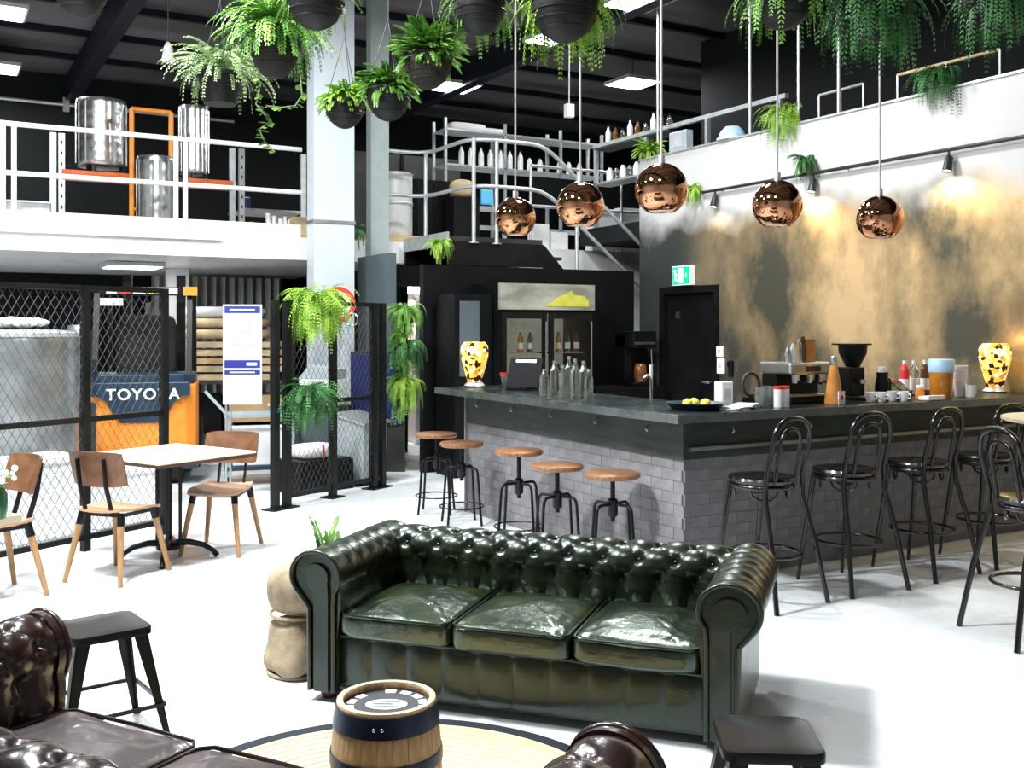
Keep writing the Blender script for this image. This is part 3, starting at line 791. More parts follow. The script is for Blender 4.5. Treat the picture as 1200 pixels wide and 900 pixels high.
# ================================================================== DINING
fdir = Vector((.87, .49)).normalized(); frz = math.atan2(fdir.y, fdir.x)
def dining_chair(loc, rz, label, first=[None]):      # faces local +x
    if first[0] is not None:
        t = copy_tree(first[0]); t.location = loc; t.rotation_euler = (0, 0, rz); t['label'] = label; return t
    t = thing('dining_chair', label, 'chair', loc, rz, 'plywood dining chairs'); first[0] = t
    P = []
    def shell(fx, n, m):
        return [[fx(i/n*2-1, j/m*2-1) for j in range(m+1)] for i in range(n+1)]
    def seatf(u, v, dz=0):
        w = .205 - .025*max(0, -u)
        x = .205*u; y = w*v*(1-.10*u**4*abs(v)**3); z = .455 + .012*(v*v) - .018*max(0, u)**3 + .010*max(0, -u)**2
        return (x*(1-.06*abs(v)**4), y, z+dz)
    b = B(); P1 = shell(lambda u, v: seatf(u, v), 12, 12); P2 = shell(lambda u, v: seatf(u, v, -.016), 12, 12)
    b.grid(P1); b.grid(P2)
    n = 12
    for i in range(n):
        for (A, Q) in (((i, 0), (i+1, 0)), ((i, n), (i+1, n)), ((0, i), (0, i+1)), ((n, i), (n, i+1))):
            b.face([P1[A[0]][A[1]], P1[Q[0]][Q[1]], P2[Q[0]][Q[1]], P2[A[0]][A[1]]])
    b.build('seat', 'wood_seatpale', t, True)
    def backf(u, v, dx=0):                            # u across, v up
        y = .205*u; z = .73 + .115*v*(1-.10*abs(u)**5)
        if abs(u) > .8: y = math.copysign(.205*(.8+.2*(abs(u)-.8)/.2*(1-.12*v*v)), u)
        x = -.225 - .03*(v) + .045*u*u
        return (x+dx, y, z)
    b = B(); P1 = shell(lambda u, v: backf(u, v), 14, 8); P2 = shell(lambda u, v: backf(u, v, -.015), 14, 8)
    b.grid(P1); b.grid(P2)
    for i in range(14):
        for j in (0, 8): b.face([P1[i][j], P1[i+1][j], P2[i+1][j], P2[i][j]])
    for j in range(8):
        for i in (0, 14): b.face([P1[i][j], P1[i][j+1], P2[i][j+1], P2[i][j]])
    b.build('backrest', 'wood_walnut', t, True)
    for sy in (-1, 1):
        B().bar((-.18, sy*.10, .44), (-.235, sy*.10, .62), .028, .012).bar((-.235, sy*.10, .615), (-.262, sy*.10, .80), .028, .012).build('back_support', 'black_metal', t)
        B().bar((-.17, sy*.15, .43), (.16, sy*.16, .425), .03, .02).build('frame_rail', 'black_metal', t)
        for sx in (-1, 1):
            lg = B().tube([(sx*.165, sy*.155, .40), (sx*.245, sy*.215, 0)], [.023, .015], 12).build('leg', 'wood_leg', t, True)
            B().tube([(sx*.155, sy*.148, .445), (sx*.172, sy*.160, .365)], .024, 12).build('leg_socket', 'black_metal', lg, True)
    B().bar((-.15, -.155, .43), (-.15, .155, .43), .03, .02).bar((.14, -.155, .425), (.14, .155, .425), .03, .02).build('cross_rail', 'black_metal', t)
    return t
p = c2w(-2.585, 6.72); dining_chair((p.x, p.y, 0), frz+.22, 'plywood dining chair showing its dark back, left of the table')
p = c2w(-2.13, 7.52); dining_chair((p.x, p.y, 0), frz+PI+.45, 'plywood dining chair facing the table from the forklift side')
p = c2w(-3.15, 6.18); dining_chair((p.x, p.y, 0), frz+PI-.15, 'plywood dining chair by the chain link fence, cut by the frame edge')
p = c2w(-2.42, 7.22)
tb = thing('cafe_table', 'square cafe table with pale wooden top and black cast iron base', 'table', (p.x, p.y, 0), frz-.06)
tp = B().box(-.41, .41, -.44, .44, .715, .75).build('table_top', 'wood_pale', tb, bevel=.006)
B().box(-.412, .412, -.442, .442, .712, .735).build('edge_band', 'wood_dark', tp)
for x in (-.055, .055):
    for y in (-.055, .055):
        B().tube([(x, y, .10), (x, y, .71)], .013, 10).build('column_rod', 'black_metal', tb, True)
B().box(-.22, .22, -.03, .03, .69, .712).box(-.03, .03, -.22, .22, .69, .712).build('top_spider', 'black_metal', tb)
B().lathe([(.085, .075), (.09, .10), (.05, .13), (0.0, .13)], 20).build('base_hub', 'black_metal', tb, True)
for k in range(4):
    a = k*PI/2+PI/4; c_, s_ = math.cos(a), math.sin(a)
    B().tube([(r*c_, r*s_, z) for r, z in ((.05, .115), (.14, .115), (.24, .09), (.30, .05), (.33, .012))], [.024, .022, .019, .017, .02], 10).build('base_leg', 'black_metal', tb, True)
# table out of frame with the flower vase
p = c2w(-2.72, 4.72)
t2 = thing('cafe_table', 'square cafe table corner carrying the flower jar', 'table', (p.x, p.y, 0), frz)
B().box(-.3, .3, -.3, .3, .715, .75).build('table_top', 'wood_pale', t2)
B().tube([(0, 0, .03), (0, 0, .715)], .04, 12).build('pedestal', 'black_metal', t2, True)
B().lathe([(.25, 0), (.25, .015), (.05, .04)], 24).build('base_plate', 'black_metal', t2, True)
p = c2w(-2.375, 4.72, .751)
va = thing('flower_jar', 'green glass jar of pale flowers on the table at the frame edge', 'flower jar', p)
B().lathe([(.0, 0), (.040, 0), (.046, .03), (.046, .11), (.032, .14), (.036, .15)], 20).build('jar', 'glass_green', va, True)
fl_ = B()
for k in range(26):
    a = random.uniform(0, 2*PI); r = random.uniform(.01, .085); h = random.uniform(.17, .235)
    fl_.ball((r*math.cos(a), r*math.sin(a), h), random.uniform(.010, .016), 8, 5)
fl_.build('blossom', 'white_china', va, True)
sb = B()
for k in range(12):
    a = random.uniform(0, 2*PI); r = random.uniform(.02, .09)
    sb.tube([(0, 0, .08), (r*.5*math.cos(a), r*.5*math.sin(a), .15), (r*math.cos(a), r*math.sin(a), .20)], .0035, 5)
    for q in range(3):
        an = a+random.uniform(-.8, .8); z_ = random.uniform(.14, .20); rr = random.uniform(.03, .08)
        c_, s_ = math.cos(an), math.sin(an)
        sb.face([(rr*.3*c_, rr*.3*s_, z_), (rr*.7*c_-.012*s_, rr*.7*s_+.012*c_, z_+.012), (rr*1.2*c_, rr*1.2*s_, z_), (rr*.7*c_+.012*s_, rr*.7*s_-.012*c_, z_+.008)])
sb.build('leaves', 'leaf_mid', va)

# ================================================================== CHAIN LINK FENCE
def fence(loc, rz, w, posts, label, h=1.9, mid=.96, post_w=.055, plates=True):
    t = thing('chain_link_fence', label, 'fence', loc, rz, None)
    for x in posts:
        B().box(x-post_w/2, x+post_w/2, -post_w/2, post_w/2, 0, h+.02).build('post', 'fence_metal', t)
        if plates: B().box(x-.09, x+.09, -.08, .08, 0, .012).build('foot_plate', 'fence_metal', t)
    for z in (.10, mid, h):
        B().box(0, w, -.02, .02, z-.02, z+.02).build('rail', 'fence_metal', t)
    b = B(); sp = .066; z0, z1 = .10, h; hh = z1-z0; r = .0021; sl = .62    # dx per dz
    k = -int(hh*sl/sp)-1
    while k*sp < w+hh*sl:
        for sg in (1, -1):
            x0 = k*sp; 
            a, bq = (x0, z0), (x0+sg*hh*sl, z1)
            pts = []
            for q in (a, bq): pts.append(q)
            (xa, za), (xb, zb) = pts
            if sg == -1: xa, xb = xa, xb
            # clip in x
            def clip(x, z, X):
                return X, za+(zb-za)*((X-xa)/(xb-xa))
            A = (xa, za); Q = (xb, zb)
            lo, hi = (A, Q) if A[0] < Q[0] else (Q, A)
            if hi[0] <= 0 or lo[0] >= w: continue
            if lo[0] < 0: lo = clip(*lo, 0)
            if hi[0] > w: hi = clip(*hi, w)
            b.tube([(lo[0], .004*sg, lo[1]), (hi[0], .004*sg, hi[1])], r, 4, caps=False)
        k += 1
    b.build('wire_mesh', 'mesh_wire', t, kind='stuff')
    return t
f0 = Vector((.445, 7.71)); 
def fpos(px):                                  # parameter along the fence line where pixel column px meets it
    s = (px-600)/FOC
    # world dir of ray: (CT*s+ST, CT-ST*s)
    rx, ry = CT*s+ST, CT-ST*s
    det = rx*(-fdir.y) - ry*(-fdir.x)
    tt = (f0.x*(-fdir.y) - f0.y*(-fdir.x))/det
    P = Vector((rx*tt, ry*tt)); return (P-f0).dot(fdir), P
u195, _ = fpos(192); um, _ = fpos(-120); u100, _ = fpos(100)
P0 = f0 + fdir*um
fence((P0.x, P0.y, 0), frz, u195-um, [0.03, u100-um, u195-um], 'black chain link fence in front of the steel tank and forklift', h=1.92, plates=False)
ua, PA = fpos(336); ub, PB = fpos(444)
ff = fence((PA.x, PA.y, 0), frz, ub-ua, [-.15, 0.0, (ub-ua)*.47, ub-ua-.09, ub-ua+.05], 'black chain link gate panel hung with ferns', h=1.86, mid=.93, post_w=.062)

# ================================================================== PLANTS
def foliage(b, n, length, droop, up, leaf, lw, rng, c=(0,0,0), spread=(0, 2*PI), lean=0, segs=16):
    n = int(n*1.7); leaf *= .80; lw *= .62
    c = Vector(c)
    for i in range(n):
        az = rng.uniform(*spread); el = rng.uniform(*up); L_ = length*rng.uniform(.6, 1.1); dr = droop*rng.uniform(.7, 1.4)
        p = c + Vector((rng.uniform(-.03, .03), rng.uniform(-.03, .03), rng.uniform(-.01, .02)))
        prev = p.copy(); e = el; step = L_/segs; pts = [p.copy()]
        for s_ in range(segs):
            d = Vector((math.cos(az)*math.cos(e), math.sin(az)*math.cos(e), math.sin(e)))
            p = p + d*step; pts.append(p.copy())
            side = Vector((-math.sin(az), math.cos(az), 0)); up_ = side.cross(d)
            f = (s_+1)/segs; ll = leaf*(1.15-.75*f)*(.7 if s_ == 0 else 1)*rng.uniform(.8, 1.15)
            for sg in (-1, 1):
                o_ = (side*sg*.9 + d*.45 + Vector((0, 0, -.25))).normalized()
                tip = p + o_*ll + Vector((0, 0, rng.uniform(-.2, .05)*ll)); m_ = p + o_*ll*.5
                b.face([p, m_ + d*lw, tip, m_ - d*lw])
            e -= dr/segs; az += rng.uniform(-.06, .06)
            if e < -1.5: e = -1.5
        for q, w in zip(pts, pts[1:]):
            b.face([q, q+Vector((0, 0, .004)), w+Vector((0, 0, .004)), w])
    return b
def bowl(b, R, hgt, style):
    if style == 'bucket': b.lathe([(0, -hgt), (R*.72, -hgt), (R*.98, -.02), (R*1.04, -.02), (R*1.04, .01), (R*.96, .01), (R*.9, -.03), (0, -.03)], 26)
    else:
        pr_ = [(R*math.sin(a), -hgt*math.cos(a)) for a in [PI/2*i/8 for i in range(9)]]
        pr_ += [(R*1.04, 0), (R*1.04, .018), (R*.95, .018), (R*.9, -.02), (0, -.03)]
        b.lathe(pr_, 26)
    return b
def hanging(px, py, d, R, hgt, style, label, leafmat, seed, n=46, length=.36, droop=2.2, up=(.2, 1.3), leaf=.045, lw=.011, potm='pot_black', wires=True, name='hanging_fern', spread=(0, 2*PI)):
    rng = random.Random(seed); p = at(px, py, d)
    t = thing(name, label, 'hanging plant', p, rng.uniform(0, 6))
    t.rotation_euler = (0, 0, 0)
    pt = bowl(B(), R, hgt, style).build('pot', potm, t, True)
    for k in range(3):
        z = -hgt*(.25+.22*k); rr = R*(.72+.28*(1+z/hgt)) if style == 'bucket' else R*math.sqrt(max(0, 1-(z/hgt)**2))
        B().tube([(1.012*rr*math.cos(a), 1.012*rr*math.sin(a), z) for a in [2*PI*i/24 for i in range(24)]], .004, 5, closed=True).build('pot_ridge', potm, pt, True)
    foliage(B(), n, length, droop, up, leaf, lw, rng, (0, 0, 0), spread).build('fronds', leafmat, t, kind='stuff')
    if wires:
        top = CEIL+.24-p.z; hook = Vector((0, 0, .55))
        for k in range(3):
            a = 2*PI*k/3+.5
            B().tube([(R*math.cos(a), R*math.sin(a), 0), hook], .0035, 5).build('hanger_wire', 'wire', t)
        B().tube([hook, (0, 0, top)], .004, 6).build('ceiling_wire', 'wire', t)
    return t
H_ = [
 (258, 88, 7.7, .165, .22, 'bucket', 'black bucket of arching pale fern hanging above the white railing', 'leaf_pale', 11, 70, .50, 2.0, (.35, 1.45), .050, .014, 'pot_black'),
 (322, 42, 6.4, .165, .27, 'bowl', 'woven basket of bushy fern hanging in front of the pale column', 'leaf_mid', 12, 95, .46, 2.1, (.35, 1.5), .062, .020, 'pot_basket'),
 (370, -6, 5.8, .165, .20, 'bowl', 'dark round basket hanging at the top in front of the pale column', 'leaf_mid', 13, 40, .30, 2.2, (.0, 1.2), .045, .011, 'pot_black'),
 (404, 122, 8.3, .16, .20, 'bowl', 'smooth black bowl of lime green fern beside the column', 'leaf_lime', 14, 70, .27, 1.5, (.4, 1.5), .060, .024, 'pot_black'),
 (455, 108, 7.7, .165, .22, 'bowl', 'black bowl of leafy bright green plant, lowest of the bushy pair', 'leaf_mid', 15, 80, .27, 1.3, (.25, 1.5), .075, .042, 'pot_black'),
 (502, 68, 7.1, .165, .22, 'bowl', 'brown basket of round bushy leaves hanging below a ceiling light', 'leaf_mid', 16, 95, .29, 1.2, (.25, 1.5), .078, .046, 'pot_basket'),
 (562, 4, 6.4, .16, .20, 'bowl', 'black bowl of drooping fern between the bushy basket and the big pot', 'leaf_mid', 17, 40, .40, 2.6, (.1, 1.1), .045, .012, 'pot_black'),
 (662, 4, 5.2, .17, .20, 'bowl', 'big black bowl with lime fern spilling at both sides over the ceiling light', 'leaf_lime', 18, 60, .40, 2.6, (.0, 1.0), .050, .013, 'pot_black'),
 (918, -8, 5.6, .17, .20, 'bowl', 'dark basket of long arching fronds hanging over the bar chairs', 'leaf_mid', 19, 44, .42, 2.5, (.1, 1.0), .050, .011, 'pot_black'),
 (1022, 6, 5.6, .20, .20, 'bowl', 'wide dark basket of dense hanging fern above the copper ball at the wall', 'leaf_deep', 20, 120, .46, 2.6, (.0, 1.1), .060, .013, 'pot_black'),
 (1172, -6, 5.4, .18, .20, 'bowl', 'shaded basket of fern hanging nearest the white band corner', 'leaf_deep', 21, 80, .44, 2.6, (.0, 1.1), .055, .012, 'pot_black'),
 (95, -16, 6.5, .16, .20, 'bowl', 'dark bowl hanging alone above the steel tanks', 'leaf_deep', 22, 20, .22, 2.0, (.5, 1.4), .04, .011, 'pot_black'),
]
away = (math.radians(-50), math.radians(170))
for h in H_: hanging(*h, spread=away if h[8] in (13, 17, 18) else (0, 2*PI))
def trailing(px, py, d, label, seed, paths):
    rng = random.Random(seed); p = at(px, py, d)
    t = thing('trailing_vine', label, 'vine', p)
    b = B(); lv = B()
    for pts in paths:
        W_ = [at(x, y, d)-p for x, y in pts]
        b.tube(W_, .006, 6)
        for a_, b_ in zip(W_, W_[1:]):
            for k in range(5):
                q = a_.lerp(b_, k/5); an = rng.uniform(0, 6.3); l = rng.uniform(.04, .075)
                v = Vector((math.cos(an), math.sin(an), rng.uniform(-.9, .2))).normalized(); s_ = v.cross(Vector((0, 0, 1))).normalized()
                lv.face([q, q+v*l*.45+s_*l*.42, q+v*l, q+v*l*.45-s_*l*.42])
    b.build('stem', 'stem', t, True); lv.build('leaves', 'leaf_mid', t, kind='stuff')
trailing(300, 85, 7.6, 'leafy vine with bare stems trailing from the hanging bucket', 5, [[(296, 78), (305, 100), (300, 122), (310, 134)], [(352, 90), (354, 112), (346, 124), (330, 126), (312, 124)], [(310, 134), (316, 142), (304, 152), (310, 166), (322, 178)]])

def potted(p, label, leafmat, seed, n, length, droop, up, leaf, lw, R=.09, hgt=.12, name='potted_fern', potm='pot_black', spread=(0, 2*PI), cat='plant'):
    rng = random.Random(seed)
    t = thing(name, label, cat, p)
    b = B(); b.lathe([(0, 0), (R*.75, 0), (R, hgt), (R*.9, hgt), (R*.85, hgt-.02), (0, hgt-.02)], 20); b.build('pot', potm, t, True)
    foliage(B(), n, length, droop, up, leaf, lw, rng, (0, 0, hgt-.01), spread).build('fronds', leafmat, t, kind='stuff')
    return t
# ferns standing on the white band, spilling over
tow = (PI-1.1, PI+1.1)
for px, lab, m_, sd, nn in ((922, 'bright fern spilling over the white band above the copper wall', 'leaf_lime', 31, 70), (1105, 'shaded dark fern spilling over the white band', 'leaf_deep', 32, 60)):
    p = onX(px, 150, WX+.02); potted((WX+.065, p.y, WTOP+.021), lab, m_, sd, nn, .46, 2.9, (.3, 1.2), .05, .012, R=.08, hgt=.09, spread=tow)
p = onX(762, 172, WX+.08); potted((WX+.085, 10.24, WTOP+.021), 'small lime plant at the far end of the white band', 'leaf_lime', 33, 50, .26, 1.6, (.2, 1.5), .045, .016, R=.07, hgt=.09)
# ferns on the fence
def fence_fern(u, z, label, m_, sd, n, length, droop, up, leaf=.05, lw=.012, off=-.11):
    nrm = Vector((fdir.y, -fdir.x)); P = f0 + fdir*u + nrm*(-off)
    t = thing('fence_fern', label, 'hanging plant', (P.x, P.y, z))
    pk = B().box(-.09, .09, -.05, .05, -.14, 0).build('pocket', 'pot_black', t); pk.rotation_euler = (0, 0, frz)
    hk_ = B().box(-.012, .012, .05, .11, -.05, -.02).build('bracket', 'fence_metal', pk)
    foliage(B(), n, length, droop, up, leaf, lw, random.Random(sd), (0, 0, -.02)).build('fronds', m_, t, kind='stuff')
    return t
uf, _ = fpos(362); fence_fern(uf, 1.84, 'bright lime fern bursting over the top of the gate panel', 'leaf_lime', 41, 210, .50, 3.0, (.1, 1.5), .06)
uf, _ = fpos(352); fence_fern(uf, 1.02, 'deep green fern low on the gate panel post', 'leaf_deep', 42, 120, .44, 2.7, (-.1, 1.2), .06)
uf, _ = fpos(472)
for z, lab, m_, sd, n_ in ((1.82, 'topmost fern on the gate end post by the corridor', 'leaf_mid', 43, 60), (1.44, 'middle fern on the gate end post by the corridor', 'leaf_deep', 44, 60), (1.06, 'lowest fern on the gate end post by the corridor', 'leaf_lime', 45, 60)):
    fence_fern(uf-.06, z, lab, m_, sd, n_, .36, 2.9, (-.1, 1.2), .05, off=-.08)
uv, _ = fpos(466); Pv = f0+fdir*uv+Vector((fdir.y, -fdir.x))*.03
vt = thing('climbing_vine', 'mossy climbing vine strung down the gate end post', 'vine', (Pv.x, Pv.y, .78))
rng = random.Random(9); lv = B(); pts = [(.02*math.sin(k), 0, k*.06) for k in range(17)]
B().tube(pts, .012, 6).build('stem', 'stem', vt, True)
for q in pts: foliage(lv, 9, .20, 2.2, (-.6, .9), .065, .022, rng, q, segs=6)
lv.build('leaves', 'leaf_mid', vt, kind='stuff')
# leaves by the stair landing and behind the sofa
for px, py, Y, lab, sd, m_ in ((517, 287, 10.45, 'small green plant hanging from the stair landing', 51, 'leaf_lime'), (945, 190, None, 'dark small fern tied to the track pipe', 52, 'leaf_deep'), (813, 222, None, 'small lime fern tied to the end of the track pipe', 53, 'leaf_lime'), (414, 272, 11.7, 'small dark plant tucked behind the pale column', 54, 'leaf_deep')):
    p = onY(px, py, Y) if Y else onX(px, py, WX-.06)
    t = thing('hanging_sprig', lab, 'hanging plant', p)
    foliage(B(), 34, .24, 2.4, (-.3, 1.2), .045, .014, random.Random(sd)).build('fronds', m_, t, kind='stuff')
    B().ball((0, 0, 0), .03, 10, 6).build('moss_ball', 'stem', t, True)
p = c2w(-1.01, 5.72)
pt = potted((p.x, p.y, 0), 'small leafy plant in a black pot behind the sofa arm', 'leaf_mid', 61, 3, .34, .3, (1.25, 1.5), .085, .040, R=.10, hgt=.26)

# ================================================================== PENDANTS
for i, (px, py, d, lab) in enumerate(((604, 255, 8.5, 'copper ball pendant over the far end of the bar'), (680, 241, 7.3, 'copper ball pendant over the middle of the stool side'), (775, 222, 6.6, 'copper ball pendant over the bar corner, the largest looking'),
                                 (911, 240, 7.05, 'copper ball pendant next after the corner over the chair side'), (1031, 256, 7.6, 'copper ball pendant nearest the copper wall'))):
    p = at(px, py, d); R = .17
    t = thing('copper_pendant', lab, 'pendant lamp', p, 0, 'copper ball pendants over the bar')
    prof = [(R*math.sin(a), R*math.cos(a)) for a in [.12+(2.60-.12)*k/26 for k in range(27)]]
    inner = [((R-.006)*math.sin(a), (R-.006)*math.cos(a)) for a in [2.60-(2.60-.2)*k/14 for k in range(15)]]
    B().lathe([(prof[0][0], prof[0][1]-.004)]+prof+[(prof[-1][0]-.005, prof[-1][1]+.001), (prof[-1][0]-.007, prof[-1][1]+.006)], 40).build('globe', 'copper_ball', t, True)
    B().lathe([(r-.001, z) for r, z in inner]+[(0, inner[-1][1])], 32).build('reflector', 'white_gloss', t, True)
    B().lathe([(.0, R+.05), (.022, R+.05), (.024, R-.012), (0, R-.012)], 16).build('cap', 'galv', t, True)
    B().ball((0, 0, -.05), .045, 14, 8).build('bulb', 'bulb', t, True)
    B().tube([(0, 0, R+.04), (0, 0, CEIL+.24-p.z)], .0075, 8).build('cord', 'cord', t)
    ld = bpy.data.lights.new('pendant_light', 'POINT'); ld.energy = 10; ld.color = (1, .75, .45); ld.shadow_soft_size = .04
    lo = bpy.data.objects.new('pendant_light', ld); C.objects.link(lo); lo.parent = t; lo.location = (0, 0, -.11)
# ceiling drop pipes
for px, d, zb, lab in ((771, 13.0, 3.9, 'thin pale drop pipe beside the corner pendant cord'), (936, 11.0, 3.8, 'thin pale drop pipe behind the chair side pendant'), (983, 11.2, 3.74, 'pale upright pole standing on the upper floor edge'), (879, 12.4, 3.74, 'dark upright pole near the end of the upper floor')):
    s = (px-600)/FOC; p = onX(px, 100, WX+.155)
    t = thing('drop_pipe', lab, 'pipe', (p.x, p.y, WTOP+.02))
    B().tube([(0, 0, 0), (0, 0, CEIL+.24-WTOP)], .018, 8).build('pipe', 'galv', t, True)
    B().cyl((0, 0, 0), .04, .015, 12).build('flange', 'galv', t)

# ================================================================== TRACK LIGHTING ON THE COPPER WALL
tk = thing('track_pipe', 'long black track pipe running along the white band', 'track light rail', (WX-.06, 0, 3.18))
ye = onX(823, 225, WX-.06).y
B().tube([(0, -1.0, 0), (0, ye, 0)], .018, 8).build('pipe', 'track_black', tk, True)
for y in (1, 3, 5, 7, 8.8): B().box(0, .062, y-.01, y+.01, -.012, .012).build('bracket', 'track_black', tk)
for px, e_, lab in ((838, 10, 'black track spotlight nearest the exit door'), (953, 60, 'black track spotlight between the two wall ferns'), (1112, 80, 'black track spotlight above the mosaic lamp side'), (1290, 70, 'black track spotlight beyond the mosaic lamp')):
    p = onX(px, 190, WX-.06)
    t = thing('track_spotlight', lab, 'spotlight', (p.x, p.y, 3.18), 0, 'black spotlights on the track pipe')
    B().tube([(0, 0, -.015), (0, 0, -.07)], .012, 8).build('stem', 'track_black', t)
    sp_ = B().lathe([(.025, .07), (.035, .05), (.042, -.07), (.036, -.07), (.03, -.05), (0, -.05)], 18).build('head', 'track_black', t, True)
    sp_.location = (-.01, 0, -.125); sp_.rotation_euler = (0, .25, 0)
    lz = B().lathe([(0, -.062), (.034, -.062), (.034, -.058), (0, -.058)], 16).build('lens', 'spot_lens', sp_)
    ld = bpy.data.lights.new('wall_spot', 'SPOT'); ld.energy = e_; ld.color = (1, .80, .48); ld.spot_size = math.radians(150); ld.spot_blend = .9; ld.shadow_soft_size = .03
    lo = bpy.data.objects.new('wall_spot', ld); C.objects.link(lo); lo.parent = t; lo.location = (-.09, 0, -.22)
    lo.rotation_euler = Vector((.10, 0, -1)).to_track_quat('-Z', 'Y').to_euler()

# exit sign, switches
p = onX(804, 323, WX)
ex = thing('exit_sign', 'green and white illuminated exit sign above the black door', 'exit sign', (WX-.005, p.y, p.z))
B().box(-.07, 0, -.17, .17, -.115, .115).build('case', 'white_gloss', ex)
fc = B().box(-.076, -.07, -.155, .155, -.10, .10).build('face', 'exit_green', ex)
g = B().box(-.080, -.076, -.045, .045, -.085, .085)
g.build('doorway', 'exit_white', fc)
B().ball((-.080, .10, .055), .017, 10, 6).bar((-.080, .095, .035), (-.080, .085, -.02), .028, .004).bar((-.080, .085, -.02), (-.080, .115, -.075), .014, .004).bar((-.080, .085, -.02), (-.080, .06, -.075), .014, .004).bar((-.080, .095, .03), (-.080, .065, .0), .012, .004).build('running_figure', 'exit_white', fc)
B().bar((-.080, -.06, 0), (-.080, -.105, 0), .014, .004).prism([(-.082, .03), (-.078, .03), (-.078, -.03), (-.082, -.03)], -.105, -.10).build('arrow', 'exit_white', fc)
for px, py, w, h, nm, lab in ((845, 412, .10, .12, 'wall_switch', 'white wall switch beside the black door'), (846, 429, .11, .17, 'wall_dispenser', 'white narrow wall box under the switch by the door')):
    p = onX(px, py, WX)
    t = thing(nm, lab, 'switch' if 'switch' in nm else 'wall box', (WX, p.y, p.z))
    B().box(-.03, 0, -w/2, w/2, -h/2, h/2).build('plate', 'white_gloss', t, bevel=.006)
    B().box(-.036, -.03, -.018, .018, -.02, .02).build('rocker', 'sign_grey', t)
p = onX(858, 432, WX); t = thing('door_phone', 'black handset hanging on the wall beside the white box', 'phone', (WX, p.y, p.z))
B().box(-.04, 0, -.03, .03, -.09, .09).build('body', 'black_paint', t, bevel=.01); B().cbox((-.05, 0, .05), (.02, .04, .05)).build('earpiece', 'black_metal', t)

# ================================================================== FRIDGE AND BACK BAR
fx0, fx1 = onY(586, 400, 9.75).x, onY(697, 400, 9.75).x
FW = fx1-fx0; FHt = 2.12
fg = thing('display_fridge', 'two door glass display fridge with a lit steel header', 'fridge', (fx0, 9.75, 0))
B().box(0, FW, .62, .64, 0, FHt).box(0, .05, .04, .62, 0, FHt).box(FW-.05, FW, .04, .62, 0, FHt).box(.05, FW-.05, .04, .62, 0, .22).box(.05, FW-.05, .04, .62, 1.80, FHt).build('cabinet', 'black_paint', fg)
hdr = B().prism([(0, 1.83), (FW, 1.83), (FW, FHt), (0, FHt)], -.0, .04).build('header', 'header_grey', fg)
lg = [(FW*.46, 1.87), (FW*.56, 1.93), (FW*.62, 1.99), (FW*.68, 2.01), (FW*.74, 2.05), (FW*.78, 2.0), (FW*.88, 1.99), (FW*.93, 1.93), (FW*.93, 1.87)]
B().prism(lg, -.006, 0).build('header_logo', 'logo_yellow', hdr)
B().box(.05, FW-.05, .60, .618, .22, 1.80).build('lit_back', 'fridge_lit', fg)
for k in range(2):
    x0 = .03+k*(FW/2-.015); x1 = x0+FW/2-.05
    dd = B().box(x0, x0+.055, 0, .035, .22, 1.80).box(x1-.055, x1, 0, .035, .22, 1.80).box(x0+.055, x1-.055, 0, .035, .22, .29).box(x0+.055, x1-.055, 0, .035, 1.73, 1.80).build('fridge_door', 'black_metal', fg)
    B().box(x0+.055, x1-.055, .012, .02, .29, 1.73).build('pane', 'glass', dd)
    B().tube([(x1-.03 if k else x1-.03, -.03, .95), (x1-.03, -.03, 1.70)], .011, 8).build('handle', 'steel', dd, True)
for z in (.62, .98, 1.34):
    B().box(.05, FW-.05, .06, .58, z, z+.015).build('shelf', 'steel', fg)
bm_ = {}
def bottle(loc, label, m, h=.24, r=.033, neck=.35, group=None, cap='black_metal', body=None):
    t = thing('bottle', label, 'bottle', loc, 0, group)
    key = (m, h, r, neck, cap)
    if key not in bm_:
        a = B().lathe([(0, 0), (r, 0), (r, h*(1-neck)), (r*.85, h*(1-neck)+.02), (r*.40, h*(1-neck)+.06), (r*.36, h-.02), (0, h-.02)], 16).build('glass_body', m, t, True)
        c_ = B().cyl((0, 0, h-.022), r*.42, .024, 12).build('cap', cap, t, True)
        l_ = B().lathe([(r+.0006, h*.15), (r+.0006, h*.48)], 16).build('label_band', 'paper', a, True) if body is None else None
        bm_[key] = (a.data, c_.data, l_.data if l_ else None)
    else:
        A, Cc, Ll = bm_[key]; a = inst(A, 'glass_body', t); inst(Cc, 'cap', t)
        if Ll: inst(Ll, 'label_band', a)
    return t
for z in (.635, .995, 1.355):
    for k in range(9):
        x = .12 + k*(FW-.24)/8
        if abs(x-FW/2) < .05 or (k*3+int(z*10)) % 4 == 0: continue
        m_ = ('glass_green', 'glass_brown', 'glass_clear', 'amber')[(k+int(z*7)) % 4]
        bottle((fx0+x, 9.75+.2, z), {'glass_green': 'green', 'glass_brown': 'brown', 'glass_clear': 'clear', 'amber': 'amber'}[m_]+' drink bottle on the '+{.635: 'bottom', .995: 'middle', 1.355: 'top'}[z]+' fridge shelf, '+('left' if x < FW/2 else 'right')+' door', m_, group='bottles in the fridge', h=.22)
# dark tower / glass at the left of the fridge
p = onY(563, 400, 9.95)
t = thing('draught_tower', 'tall black cabinet with a dull glass front left of the fridge', 'cabinet', (fx0-.48, 9.9, 0))
B().box(0, .46, 0, .45, 0, 2.0).build('body', 'black_paint', t); B().box(.06, .30, -.012, 0, 1.1, 1.92).build('glass_front', 'grey_panel', t)
